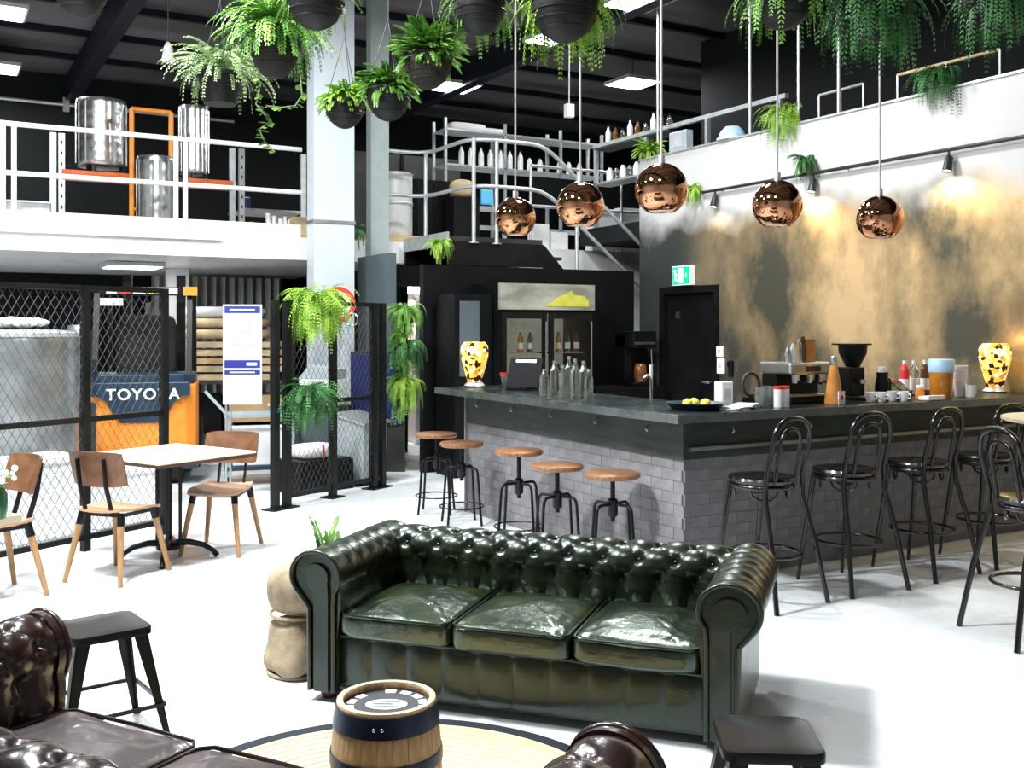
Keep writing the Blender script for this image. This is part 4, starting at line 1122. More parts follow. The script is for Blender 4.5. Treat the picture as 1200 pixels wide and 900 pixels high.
# coffee machine silhouettes at the back right of the fridge
p = onY(722, 400, 9.6)
t = thing('back_cabinet', 'black back bar cabinet between the fridge and the exit door', 'cabinet', (fx1+.03, 9.75, 0))
B().box(0, 1.0, 0, .55, 0, .93).build('body', 'black_paint', t)
for k in range(2): B().box(.03+k*.48, .49+k*.48, -.018, 0, .08, .88).build('cabinet_door', 'black_metal', t)
bcx, bcy = p.x-.38, 9.75
t = thing('coffee_brewer', 'black coffee brewer with steel trim on the back cabinet', 'coffee machine', (onY(750, 400, 9.9).x, 9.95, .93))
B().box(-.17, .17, -.15, .22, 0, .05).box(-.17, .17, .02, .22, .05, .62).box(-.17, .17, -.15, .22, .46, .66).build('body', 'black_metal', t, bevel=.01)
B().box(-.15, .15, -.156, -.15, .50, .53).build('trim_strip', 'steel_dull', t); B().lathe([(.07, 0), (.085, .06), (.07, .2), (.05, .22)], 18, (0, -.06, .05)).build('jug', 'glass_brown', t, True)
B().tube([(.10, -.14, .44), (.10, -.16, .2)], .010, 8).build('water_tap', 'steel', t, True)
t = thing('beer_tap', 'chrome tap with a white handle behind the bar', 'tap', (onX(763, 460, 4.85).x, onX(763, 460, 4.60).y, 1.10))
t.location = (4.60, onX(763, 460, 4.60).y, 1.10)
B().tube([(0, 0, 0), (0, 0, .16), (-.03, 0, .18), (-.07, 0, .16)], .012, 8).build('spout', 'steel', t, True); B().tube([(0, 0, .16), (0, 0, .26)], .014, 10).build('handle', 'white_china', t, True)

# ================================================================== THINGS ON THE BAR
TZ = 1.101
ORD = ('first', 'second', 'third', 'fourth', 'fifth', 'sixth', 'seventh', 'eighth', 'ninth', 'tenth', 'eleventh', 'twelfth', 'thirteenth')
def onbar_l(px, X=4.30): return Vector((X, onX(px, 450, X).y, TZ))
def onbar_r(px, Y=5.12): return Vector((onY(px, 450, Y).x, Y, TZ))
def mosaic(p, label):
    t = thing('mosaic_lamp', label, 'lamp', p, 0, 'glowing mosaic lamps')
    B().lathe([(0, 0), (.085, 0), (.095, .012), (.075, .035), (.06, .045), (0, .045)], 28).build('base', 'galv', t, True)
    pf = [(.062, .045), (.075, .09), (.10, .18), (.122, .27), (.127, .32), (.120, .365), (.098, .395), (.090, .40)]
    B().lathe(pf+[(r-.006, z) for r, z in pf[::-1]], 36).build('shade', 'mosaic', t, True)
    ld = bpy.data.lights.new('lamp_glow', 'POINT'); ld.energy = 1.2; ld.color = (1, .65, .25); ld.shadow_soft_size = .05
    lo = bpy.data.objects.new('lamp_glow', ld); C.objects.link(lo); lo.parent = t; lo.location = (0, 0, .43)
mosaic(Vector((4.28, onX(556, 450, 4.28).y, TZ)), 'glowing yellow mosaic lamp at the fridge end of the bar')
mosaic(onbar_r(1166, 5.30), 'glowing yellow mosaic lamp at the copper wall end of the bar')
p = onbar_l(612, 4.42); t = thing('till_screen', 'black slanted till screen on the bar beside the bottles', 'till', p, .5)
B().box(-.10, .10, -.10, .10, 0, .02).build('stand', 'black_metal', t); q = B().box(-.012, .012, -.16, .16, .0, .26).build('screen', 'black_paint', t); q.location = (.0, 0, .02); q.rotation_euler = (0, .35, 0)
B().box(-.015, -.010, -.10, .10, .22, .245).build('screen_strip', 'steel', q)
for k, (px, X, h, r) in enumerate(((638, 4.25, .20, .040), (650, 4.42, .26, .040), (660, 4.28, .24, .034), (667, 4.45, .30, .036), (674, 4.30, .29, .036), (684, 4.42, .27, .040), (690, 4.28, .22, .034))):
    bottle(onbar_l(px, X), 'clear glass spirit bottle, '+ORD[k]+' in the cluster counting from the till', 'glass_clear', h=h, r=r, group='clear bottles on the bar', cap='steel', body=1)
t = thing('ice_bucket', 'small steel bucket with red rim beside the till', 'bucket', onbar_l(597, 4.45))
B().lathe([(0, 0), (.06, 0), (.08, .13), (.075, .13), (.06, .02), (0, .02)], 22).build('bucket_body', 'steel_dull', t, True); B().lathe([(.079, .11), (.083, .11), (.083, .135), (.079, .135)], 22).build('rim', 'red', t, True)
p = onbar_r(815, 5.16); t = thing('lemon_tray', 'dark shallow tray holding yellow lemons at the bar corner', 'tray', p)
B().lathe([(0, 0), (.15, 0), (.19, .045), (.18, .045), (.145, .012), (0, .012)], 28).build('tray', 'navy', t, True)
for k, (x, y) in enumerate(((-.05, .02), (.03, .05), (.05, -.04))):
    tag(B().ball((0, 0, 0), .034, 14, 9, .85).build('lemon', 'lemon', None, True), ('yellow lemon in the tray nearest the till side', 'yellow lemon set back in the dark tray', 'yellow lemon in the tray nearest the menus')[k], 'lemon', 'lemons in the tray').location = (p.x+x, p.y+y, p.z+.042)
p = onbar_r(848, 5.24); t = thing('napkin_dispenser', 'white upright napkin box on the bar behind the menus', 'dispenser', p)
B().box(-.05, .05, -.04, .04, 0, .17).build('box', 'white_china', t, bevel=.008); B().box(-.03, .03, -.043, -.04, .05, .12).build('front_mark', 'sign_grey', t)
p = onbar_r(865, 5.04)
for k in range(3):
    q = B().box(-.10, .10, -.07, .07, 0, .004+.004*k).build('menu_sheet', 'paper'); q.location = (p.x-.06+.07*k, p.y+.01*k, TZ+.009*k); q.rotation_euler = (0, 0, .3*k)
    tag(q, ('lowest', 'middle', 'topmost')[k] + ' white paper menu lying at the bar corner', 'paper', 'loose menus')
p = onbar_r(880, 5.22); t = thing('ring_stand', 'round wooden ring standing on a small dark foot', 'ornament', p)
B().tube([(.075*math.cos(a), 0, .145+.075*math.sin(a)) for a in [2*PI*i/28 for i in range(28)]], .011, 8, closed=True).build('ring', 'wood_dark', t, True); B().box(-.05, .05, -.03, .03, 0, .06).build('foot', 'black_metal', t)
def glass_(p, label, h=.13, r=.036, m='glass_clear', group='drinking glasses on the bar'):
    t = thing('drinking_glass', label, 'glass', p, 0, group)
    B().lathe([(0, 0), (r*.8, 0), (r, h), (r-.003, h), (r*.75, .01), (0, .01)], 18).build('tumbler', m, t, True)
    B().lathe([(r*.99, h-.006), (r*1.03, h-.006), (r*1.03, h+.001), (r*.95, h+.001), (r*.95, h-.006)], 18).build('rim', m, t, True)
for px, Y, lab in ((890, 5.10, 'clear tumbler nearest the wooden ring'), (898, 5.22, 'clear tumbler set back between the ring and the espresso machine'), (905, 5.12, 'clear tumbler nearest the espresso machine')): glass_(onbar_r(px, Y), lab)
p = onbar_r(938, 5.30); es = thing('espresso_machine', 'polished espresso machine with bottles stacked on top', 'espresso machine', p, 0)
B().box(-.21, .21, -.12, .17, .0, .05).box(-.21, .21, .03, .17, .05, .20).build('chassis', 'black_metal', es, bevel=.008)
B().box(-.225, .225, -.13, .18, .20, .285).build('top_casing', 'steel', es, bevel=.015)
for x in (-.12, .02, .13):
    gh = B().lathe([(.03, .14), (.034, .20)], 16, (x, -.07, 0)).build('group_head', 'steel', es, True)
    B().bar((x, -.08, .15), (x, -.18, .14), .016).build('portafilter_handle', 'black_paint', gh)
B().box(-.19, .19, -.13, .02, .05, .06).build('drip_tray', 'steel_dull', es); B().box(-.08, .06, -.135, -.13, .22, .26).build('badge', 'navy', es)
for k, (dx, m_, h) in enumerate(((-.10, 'steel', .07), (-.05, 'white_china', .11), (.0, 'glass_clear', .16), (.045, 'glass_brown', .19))):
    bottle(Vector((p.x+dx, p.y+.02, TZ+.2855)), ('steel flask on top of the espresso machine', 'white flask on top of the espresso machine', 'clear bottle on top of the espresso machine', 'brown bottle on top of the espresso machine')[k], m_, h=h, r=.026, cap='steel', body=1)
q = B().box(-.05, .05, -.04, .04, 0, .16).build('carton', 'amber_glass'); q.location = (p.x+.12, p.y+.06, TZ+.286); tag(q, 'orange carton standing on the espresso machine', 'carton')
for px, lab in ((912, 'red lidded white canister before the espresso machine, nearer the glasses'), (920, 'red lidded white canister before the espresso machine, under its group heads')):
    t = thing('canister', lab, 'canister', onbar_r(px, 5.02)); B().cyl((0, 0, 0), .03, .12, 16).build('can', 'white_china', t, True); B().cyl((0, 0, .12), .031, .02, 16).build('lid', 'red', t, True)
t = thing('decanter', 'tall tapering amber bottle beside the espresso machine', 'bottle', onbar_r(977, 5.06))
B().lathe([(0, 0), (.062, 0), (.064, .02), (.045, .16), (.03, .24), (.022, .27), (0, .27)], 20).build('glass_body', 'amber_glass', t, True); B().lathe([(0, .27), (.024, .27), (.03, .30), (.02, .33), (0, .335)], 14).build('stopper', 'steel', t, True)
t = thing('price_card', 'small white card standing before the amber bottle', 'card', onbar_r(986, 5.0)); B().box(-.03, .03, -.004, .004, 0, .09).build('card', 'paper', t); B().box(-.012, .012, -.006, -.004, .03, .06).build('mark', 'red', t); 
t = thing('coffee_grinder', 'black coffee grinder with open hopper on the bar', 'coffee grinder', onbar_r(1003, 5.28))
B().box(-.09, .09, -.10, .12, 0, .03).box(-.075, .075, -.02, .12, .03, .24).build('body', 'black_metal', t, bevel=.008); B().lathe([(.05, .24), (.10, .34), (.105, .40), (.10, .40), (.09, .34), (.04, .25)], 20, (0, .03, 0)).build('hopper', 'black_paint', t, True); B().box(-.10, .10, -.06, .14, .40, .412).build('hopper_lid', 'black_metal', t); B().cyl((0, -.06, .12), .025, .03, 14).build('spout', 'steel', t, True)
for k, (px, Y) in enumerate(((1020, 5.06), (1033, 5.02), (1046, 5.06), (1059, 5.0))): 
    t = thing('coffee_cup', 'white coffee cup, '+ORD[k]+' of the row from the grinder towards the dispenser', 'cup', onbar_r(px, Y), -PI/2, 'white cups')
    B().lathe([(0, 0), (.025, 0), (.038, .05), (.04, .07), (.037, .07), (.03, .02), (0, .01)], 18).build('cup_body', 'white_china', t, True); B().tube([(.037, 0, .055), (.06, 0, .05), (.058, 0, .025), (.032, 0, .02)], .005, 6).build('handle', 'white_china', t, True)
t = thing('water_jug', 'black and steel water jug between grinder and sauce bottles', 'jug', onbar_r(1034, 5.20))
B().lathe([(0, 0), (.05, 0), (.055, .10), (.04, .17), (.045, .20), (0, .20)], 18).build('jug_body', 'black_metal', t, True); B().tube([(.05, 0, .16), (.09, 0, .14), (.085, 0, .06), (.053, 0, .04)], .008, 6).build('handle', 'black_metal', t, True); B().cyl((-.0, 0, .2), .03, .04, 14).build('lid', 'white_china', t, True)
for px, m_, lab in ((1060, 'red', 'red sauce bottle with pale cap behind the tablet'), (1071, 'glass_clear', 'clear bottle with pale cap behind the tablet'), (1084, 'glass_brown', 'brown bottle with pale cap behind the tablet')):
    bottle(onbar_r(px, 5.40), lab, m_, h=.27, r=.036, neck=.3, cap='paper')
t = thing('tablet_stand', 'dark tablet leaning back on the bar before the sauce bottles', 'tablet', onbar_r(1062, 5.14), .2)
q = B().box(-.13, .13, -.006, .006, 0, .16).build('tablet', 'glass_green', t); q.location = (0, 0, .05); q.rotation_euler = (-.9, .25, 0); B().box(-.05, .05, -.02, .06, 0, .06).build('stand', 'black_metal', t)
t = thing('orange_jar', 'squat orange jar before the amber dispenser', 'jar', onbar_r(1078, 5.04)); B().lathe([(0, 0), (.03, 0), (.034, .05), (.026, .085), (0, .085)], 16).build('jar_body', 'orange_paint', t, True); B().cyl((0, 0, .085), .027, .02, 14).build('lid', 'paper', t, True)
t = thing('drink_dispenser', 'large amber drink dispenser with a pale blue lid', 'drink dispenser', onbar_r(1103, 5.12))
B().lathe([(0, 0), (.072, 0), (.078, .03), (.088, .19), (0, .19)], 24).build('amber_drink', 'amber', t, True); B().lathe([(.09, .19), (.094, .20), (.096, .28), (.088, .29), (0, .29)], 24).build('lid', 'blue_lid', t, True)
t = thing('paper_cup_stack', 'stack of white paper cups beside the drink dispenser', 'cups', onbar_r(1125, 5.12))
for k in range(5): B().lathe([(.036, .0+k*.028), (.056, .12+k*.028), (.058, .12+k*.028), (.058, .126+k*.028), (.038, .004+k*.028)], 18).build('paper_cup', 'white_china', t, True)
t = thing('towel_fold', 'folded white towel lying before the cup stack', 'towel', onbar_r(1092, 4.95)); B().sq((0, 0, .016), (.20, .10, .032), .3, .3, 20, 8).build('towel', 'paper', t, True); B().box(-.09, .09, -.048, -.02, .028, .036).build('fold', 'paper', t)
t = thing('white_mug', 'white mug with large handle next to the mosaic lamp', 'mug', onbar_r(1137, 5.04)); B().lathe([(0, 0), (.035, 0), (.04, .09), (.036, .09), (.032, .01), (0, .01)], 18).build('mug_body', 'white_china', t, True); B().tube([(.038, 0, .075), (.068, 0, .07), (.068, 0, .025), (.036, 0, .02)], .007, 6).build('handle', 'white_china', t, True)

# ================================================================== FORKLIFT AND STORE UNDER THE MEZZANINE
p = c2w(-3.80, 10.5)
fk = thing('forklift', 'orange and navy forklift parked behind the chain link fence', 'forklift', (p.x, p.y, 0), -TH+.26)
# local: x across, y away from viewer; rear counterweight towards viewer
HWf = .535
bd = B(); bd.slab([(-HWf, .12), (-HWf+.10, .02), (-.2, -.03), (.2, -.03), (HWf-.10, .02), (HWf, .12), (HWf, .75), (-HWf, .75)], .28, 1.05)
ck = bd.build('counterweight', 'orange_paint', fk, bevel=.02)
sh = [(-.30, .58), (-.22, .72), (-.26, .84), (-.36, .93), (-.50, .98), (-.50, 1.04), (.50, 1.04), (.50, .98), (.40, .90), (.26, .72), (.22, .58)]
B().prism([(-HWf+.06, .93), (-.40, .93), (-.32, .86), (-.26, .74), (-.20, .66), (.20, .66), (.26, .74), (.32, .86), (.40, .93), (HWf-.06, .93), (HWf-.06, 1.07), (-HWf+.06, 1.07)], -.05, .10).build('navy_cowl', 'navy', fk, bevel=.008)
B().slab([(-HWf+.02, .10), (-HWf+.12, -.0), (HWf-.12, -.0), (HWf-.02, .10), (HWf-.02, .74), (-HWf+.02, .74)], 1.05, 1.15).build('bonnet', 'navy', fk, bevel=.01)
tm = text_mesh('TOYOTA', .158, .004); tm.materials.append(MATS['print_white'])
q = inst(tm, 'lettering', ck, (0.02, -.056, .865 + .08), (PI/2, 0, 0)); q['label'] = 'white maker lettering'
B().box(-HWf-.01, HWf+.01, .05, 1.6, .16, .28).build('chassis', 'navy', fk)
for x in (-.30, .30):
    B().lathe([(0, -.09), (.19, -.09), (.22, -.06), (.22, .06), (.19, .09), (0, .09)], 24, M=Matrix.Translation((x, .25, .22)) @ Matrix.Rotation(PI/2, 4, 'Y')).build('rear_wheel', 'rubber', fk, True)
for x in (-.44, .44):
    B().lathe([(0, -.11), (.27, -.11), (.31, -.07), (.31, .07), (.27, .11), (0, .11)], 26, M=Matrix.Translation((x, 1.45, .31)) @ Matrix.Rotation(PI/2, 4, 'Y')).build('front_wheel', 'rubber', fk, True)
for x in (-.46, .46):
    B().bar((x, .10, 1.12), (x, .30, 2.02), .055).build('guard_post', 'black_metal', fk); B().bar((x, 1.55, .28), (x, 1.30, 2.02), .055).build('guard_post', 'black_metal', fk)
gr = B().box(-.50, .50, .25, .31, 2.0, 2.06).box(-.50, .50, 1.28, 1.34, 2.0, 2.06).box(-.50, -.44, .25, 1.34, 2.0, 2.06).box(.44, .50, .25, 1.34, 2.0, 2.06).build('guard_frame', 'black_metal', fk)
for k in range(7): B().box(-.36+k*.12-.015, -.36+k*.12+.015, .31, 1.28, 2.015, 2.05).build('guard_bar', 'black_metal', gr)
for x0, x1, m_ in ((-.36, -.26, 'white_gloss'), (-.26, -.12, 'red'), (-.10, .02, 'white_gloss'), (.04, .10, 'lemon'), (.12, .34, 'white_gloss')):
    B().box(x0, x1, .20, .25, 1.985, 2.05).build('lamp_block', m_, gr)
B().box(-.42, -.20, .20, .245, 1.86, 1.935).build('number_plate', 'white_gloss', fk); 
for k in range(4): B().box(-.40+k*.05, -.365+k*.05, .195, .20, 1.88, 1.92).build('plate_mark', 'sign_grey', fk)
B().sq((0, .62, 1.42), (.62, .16, .70), .3, .3, 26, 14).sq((0, .85, 1.13), (.60, .52, .16), .3, .3, 26, 10).build('driver_seat', 'rubber', fk, True)
for x in (-.30, .30):
    B().box(x-.05, x+.05, 1.62, 1.74, .1, 2.25).build('mast', 'black_metal', fk)
    B().bar((x, 1.74, .08), (x, 2.8, .08), .10, .04).build('fork', 'black_metal', fk)
B().box(.40, .54, .18, .25, 1.97, 2.06).build('indicator_lamp', 'orange_paint', gr)
p = at(210, 400, 14.2); t = thing('white_upright', 'white painted post behind the forklift mast', 'post', (p.x, p.y, 0))
B().box(-.16, .13, 0, .12, 0, MZ-.275).build('post_body', 'white_paint', t); B().box(-.10, -.04, -.01, 0, 1.1, 1.5).build('notice', 'sign_grey', t)
# stainless tanks
def tank(loc, R, h, label, ridges=0, lid=True, legs=0.0, mat_='steel', group=None):
    t = thing('steel_tank', label, 'tank', loc, 0, group)
    z0 = legs; n = 64; b = B()
    pf = [(R*.93, z0), (R, z0+.04), (R, z0+h-.03), (R*.97, z0+h)]
    rings = []
    zs = [(f, z0+.03+(h-.06)*i/24) for i, f in enumerate([1.0]*25)]
    pp = [(0, z0), (R*.95, z0), (R, z0+.03)] + [(R*(1 + (.010 if (ridges and i % 4 == 0) else 0)), z0+.03+(h-.06)*i/24) for i in range(1, 24)] + [(R, z0+h-.03), (R*.96, z0+h), (R*.6, z0+h+.015), (0, z0+h+.02)]
    B().lathe(pp, 40).build('shell', mat_, t, True)
    if lid: B().lathe([(R*.99, z0+h-.05), (R*1.03, z0+h-.045), (R*1.03, z0+h-.012), (R*.99, z0+h-.008)], 40).build('lid_band', 'galv', t, True)
    if ridges:
        for k in range(16): B().bar((R*1.005*math.cos(2*PI*k/16), R*1.005*math.sin(2*PI*k/16), z0+.03), (R*1.005*math.cos(2*PI*k/16), R*1.005*math.sin(2*PI*k/16), z0+h-.05), .012).build('rib', mat_, t)
    if legs:
        for k in range(3): B().tube([(R*.8*math.cos(2.1*k), R*.8*math.sin(2.1*k), 0), (R*.8*math.cos(2.1*k), R*.8*math.sin(2.1*k), z0+.05)], .03, 8).build('leg', 'steel_dark', t)
    return t
p = at(24, 500, 8.75); tank((p.x, p.y, 0), .46, 1.60, 'big stainless tank standing behind the chain link fence', ridges=0, mat_='steel_dull')
tp_ = thing('crumpled_wrap', 'crumpled clear wrap lying on the fenced tank', 'plastic wrap', (p.x, p.y, 1.64))
def crf(q): q = q.copy(); q.z *= 1+.9*noise.noise(q*14); q.x *= 1+.2*noise.noise(q*9); return q
B().sq((0, 0, .035), (.46, .34, .07), .8, .8, 30, 12, crf).build('wrap', 'white_china', tp_, True)
p = at(92, 420, 9.9); t = thing('steel_drum', 'narrow steel drum on a stand between the tank and forklift', 'drum', (p.x, p.y, 0)); B().lathe([(0, .9), (.10, .9), (.12, 1.0), (.12, 1.55), (.10, 1.65), (0, 1.66)], 24).build('shell', 'steel_dull', t, True); B().box(-.14, .14, -.14, .14, 0, .9).build('stand', 'steel_dark', t)
for k, (px, d, h, m_) in enumerate(((40, 7.95, .62, 'white_paint'), (132, 8.55, .45, 'white_paint'))):
    p = at(px, 600, d); t = thing('white_tub', ('white plastic tub low behind the fence by the tank', 'white plastic tub low behind the fence by the forklift')[k], 'tub', (p.x, p.y, 0), frz)
    B().slab([(-.28, -.2), (.28, -.2), (.28, .2), (-.28, .2)], 0, h).build('tub', m_, t, bevel=.02); B().box(-.30, .30, -.22, .22, h-.03, h+.01).build('rim', 'white_gloss', t)
# sign stand
p = at(284, 500, 9.9); sg = thing('sign_stand', 'white notice board with dark blue bands on a thin stand', 'sign', (p.x, p.y, 0), -TH+.06)
zt, zb = CH+(HY-357)*9.9/FOC, CH+(HY-474)*9.9/FOC
bo = B().box(-.185, .185, 0, .02, zb, zt).build('board', 'sign_white', sg)
bh_ = zt-zb
for f0_, f1_, m_ in ((.015, .085, 'sign_blue'), (.555, .635, 'sign_blue'), (.655, .70, 'sign_blue')):
    B().box(-.17, .17, -.003, 0, zt-bh_*f1_, zt-bh_*f0_).build('blue_band', m_, bo)
for f, w in ((.05, .12), (.175, .07), (.19, .08), (.255, .09), (.268, .08), (.32, .02), (.395, .10), (.678, .12)):
    B().box(-w, w, -.0045, -.002, zt-bh_*f-.006, zt-bh_*f+.006).build('text_line', 'print_white' if f in (.05, .678) else 'sign_grey', bo)
B().box(.04, .14, -.0045, -.002, zt-bh_*.61, zt-bh_*.58).build('text_line', 'print_white', bo)
for x in (-.16, -.12): B().tube([(x, .03, .0), (x, .03, zb+.3)], .012, 8).build('leg', 'galv', sg, True)
B().box(-.26, -.02, -.12, .18, 0, .012).build('foot', 'galv', sg)
# trolley behind the sign
p = at(304, 540, 10.8); tl_ = thing('trolley', 'pale grey wheeled trolley behind the notice board', 'trolley', (p.x, p.y, 0), -TH+.3)
zt2 = CH-(484-HY)*10.75/FOC
B().box(-.36, .36, -.24, .24, zt2-.03, zt2).build('top_shelf', 'trolley', tl_); B().box(-.36, .36, -.24, .24, .16, .20).build('lower_shelf', 'navy', tl_)
for x in (-.33, .33):
    for y in (-.21, .21):
        B().box(x-.015, x+.015, y-.015, y+.015, .08, zt2-.03).build('upright', 'trolley', tl_)
        B().lathe([(0, -.015), (.05, -.015), (.05, .015), (0, .015)], 16, M=Matrix.Translation((x, y, .05)) @ Matrix.Rotation(PI/2, 4, 'Y')).build('castor', 'rubber', tl_, True)
B().bar((-.33, -.24, zt2), (-.55, -.24, zt2+.25), .03).build('push_handle', 'trolley', tl_)
bx = thing('white_crate', 'white crate standing on the lower trolley shelf', 'crate', (p.x, p.y, .201), -TH+.3); B().box(-.28, .26, -.18, .18, 0, .42).build('crate', 'white_paint', bx, bevel=.01); B().box(-.30, .28, -.20, .20, .39, .42).build('rim', 'white_gloss', bx)
bx = thing('blue_tub', 'small blue and yellow tub on top of the trolley', 'tub', (p.x+.18, p.y-.05, zt2+.001)); B().lathe([(0, 0), (.08, 0), (.10, .09), (.095, .09), (.075, .01), (0, .01)], 20).build('tub', 'cloth_blue', bx, True); B().lathe([(.10, .07), (.105, .07), (.105, .092), (.10, .092)], 20).build('rim', 'lemon', bx, True)
# timber and goods stacked on a rack under the mezzanine
p = at(268, 440, 13.6)
rk = thing('goods_rack', 'dark rack holding stacked timber under the mezzanine', 'rack', (p.x, p.y, 0), -TH+.1)
for x in (-.95, .80):
    for y in (-.35, .35): B().box(x-.03, x+.03, y-.03, y+.03, 0, 1.95).build('upright', 'steel_dark', rk)
for z in (.25, .95): B().box(-.98, .83, -.38, .38, z-.05, z).build('rack_shelf', 'steel_dark', rk)
ML = Matrix.Translation(rk.location) @ Matrix.Rotation(-TH+.1, 4, 'Z')
k = 0
for z in range(5):
    for j in range(3):
        q = B().box(-.85, .75-random.uniform(0, .3), -.055, .055, 0, .075).build('timber_board', ('timber', 'tan', 'cardboard')[(z+j) % 3])
        q.location = ML @ Vector((random.uniform(-.06, .06), -.25+j*.22, .951+z*.105)); q.rotation_euler = (0, 0, -TH+.1+random.uniform(-.04, .04))
        if z < 4 : pass
        tag(q, ('front', 'middle', 'rear')[j]+' board of the '+('lowest', 'second', 'third', 'fourth', 'topmost')[z]+' layer of pale timber on the rack', 'board', 'boards piled on the rack')
        for xx in (-.5, .4):
            pass
for k_ in range(3):
    q = B().sq((0, 0, .07), (1.3-.1*k_, .5, .14), .5, .5, 26, 12).build('goods_bag', 'white_paint' if k_ == 2 else 'tan', None, True)
    q.location = ML @ Vector((-.05, -.05, 1.48+k_*.143)); q.rotation_euler = (0, 0, -TH+.1)
    tag(q, ('lowest tan bag lying on the timber pile', 'middle tan bag lying on the timber pile', 'white bag topmost on the timber pile')[k_], 'bag', 'bags on the timber')
for k_ in range(2):
    q = B().box(-.8+.85*k_, -.05+.8*k_, -.3, .3, 0, .5).build('dark_carton', 'cardboard' if k_ else 'black_paint'); q.location = ML @ Vector((0, 0, .251)); q.rotation_euler = (0, 0, -TH+.1); tag(q, ('black carton on the low shelf of the timber rack', 'brown carton on the low shelf of the timber rack')[k_], 'carton')
p = at(275, 340, 15.3)
cg = thing('corrugated_screen', 'corrugated grey metal sheet hanging behind the timber rack', 'metal sheet', (p.x-1.1, p.y+.5, 0), 0)
P = [[(i*.02, .03*math.sin(i*.9), z) for z in (.1, 2.4)] for i in range(100)]
B().grid(P).build('sheet', 'corrugated', cg, True)
for z in (.5, 1.6, 2.2): B().box(0, 1.98, .03, .07, z-.03, z+.03).build('batten', 'steel_dark', cg)

# ------------------------------------------------------------------ behind the gate panel
p = at(396, 357, 11.62); rs = thing('round_sign', 'round red and white ring sign on a post behind the gate ferns', 'sign', p, -TH)
Mx = Matrix.Rotation(PI/2, 4, 'X')
B().lathe([(.145, -.02), (.20, -.02), (.205, 0), (.20, .02), (.145, .02), (.145, -.02)], 36, M=Mx).build('red_ring', 'red', rs, True)
B().lathe([(.10, -.015), (.145, -.015), (.145, .015), (.10, .015), (.10, -.015)], 36, M=Mx).build('white_ring', 'white_gloss', rs, True)
B().lathe([(0, -.012), (.10, -.012), (.10, .012), (0, .012)], 30, M=Mx).build('centre', 'black_paint', rs)
B().box(-.02, .02, .02, .05, -p.z+.0, .1).build('post', 'galv', rs)
B().tube([(.16+.07*math.cos(a), -.03, -.17+.07*math.sin(a)) for a in [2*PI*i/20 for i in range(20)]], .01, 6, closed=True).build('small_ring', 'steel', rs, True)
p = at(424, 560, 10.75); bn = thing('grey_bin', 'pale grey bin with a sloped lid behind the gate panel', 'bin', (p.x, p.y, 0), -TH-.45)
B().prism([(-.16, .03), (.16, .03), (.18, .62), (-.18, .72)], -.22, .22).build('bin_body', 'bin_grey', bn, bevel=.015); B().prism([(-.20, .72), (-.20, .75), (.20, .65), (.20, .62)], -.24, .24).build('lid', 'galv', bn); B().box(-.15, .15, -.2, .2, 0, .03).build('base', 'rubber', bn)
p = at(441, 480, 11.55); bb = thing('blue_board', 'dark blue notice panel leaning behind the grey bin', 'board', (p.x, p.y, 0), -TH-.05)
B().box(-.28, .30, 0, .03, .55, 1.33).build('panel', 'blue', bb); B().box(-.30, .32, .03, .06, 0, 1.36).build('backing', 'steel_dark', bb); B().box(-.2, .0, -.004, 0, .82, .86).build('text_line', 'cloth_blue', bb)
p = at(380, 460, 11.2); pn = thing('office_printer', 'white office printer on a dark cupboard behind the gate panel', 'printer', (p.x, p.y, .78), -TH-.2)
B().box(-.22, .22, -.2, .2, 0, .30).build('body', 'white_gloss', pn, bevel=.02); B().prism([(-.22, .30), (.22, .30), (.22, .40), (-.10, .44)], -.2, .1).build('scanner_lid', 'bin_grey', pn); B().prism([(-.16, .06), (.02, .06), (-.16, .24)], -.215, -.2).build('paper_slot', 'steel_dark', pn)
cb = thing('low_cupboard', 'dark low cupboard carrying the white printer', 'cupboard', (p.x, p.y, 0), -TH-.2); B().box(-.26, .26, -.22, .24, 0, .775).build('carcass', 'steel_dark', cb); B().box(-.24, .24, -.235, -.22, .06, .72).build('cupboard_door', 'grey_panel', cb)
p = at(358, 560, 10.25); jb = thing('paper_bundle', 'tied paper bundles lying on a black crate behind the gate', 'bundle', (p.x+.1, p.y+.05, .32), .3); B().sq((0, 0, .07), (.42, .34, .14), .4, .4, 22, 10).build('bundle', 'paper', jb, True); B().tube([(0, -.175, .0), (0, -.175, .13), (0, .175, .13), (0, .175, .0)], .008, 6).build('strap', 'red', jb)
cr_ = thing('black_crate', 'low black crate behind the gate panel', 'crate', (p.x+.1, p.y+.05, 0), .3); B().box(-.32, .32, -.24, .24, 0, .03).box(-.32, .32, -.24, -.22, .03, .3).box(-.32, .32, .22, .24, .03, .3).box(-.32, -.30, -.22, .22, .03, .3).box(.30, .32, -.22, .22, .03, .3).build('crate_walls', 'black_paint', cr_); B().box(-.30, .30, -.22, .22, .29, .318).build('crate_lid', 'black_metal', cr_)

# ================================================================== MEZZANINE GOODS
YM = 13.4
def mz(px, Y=YM): return onY(px, 200, Y).x
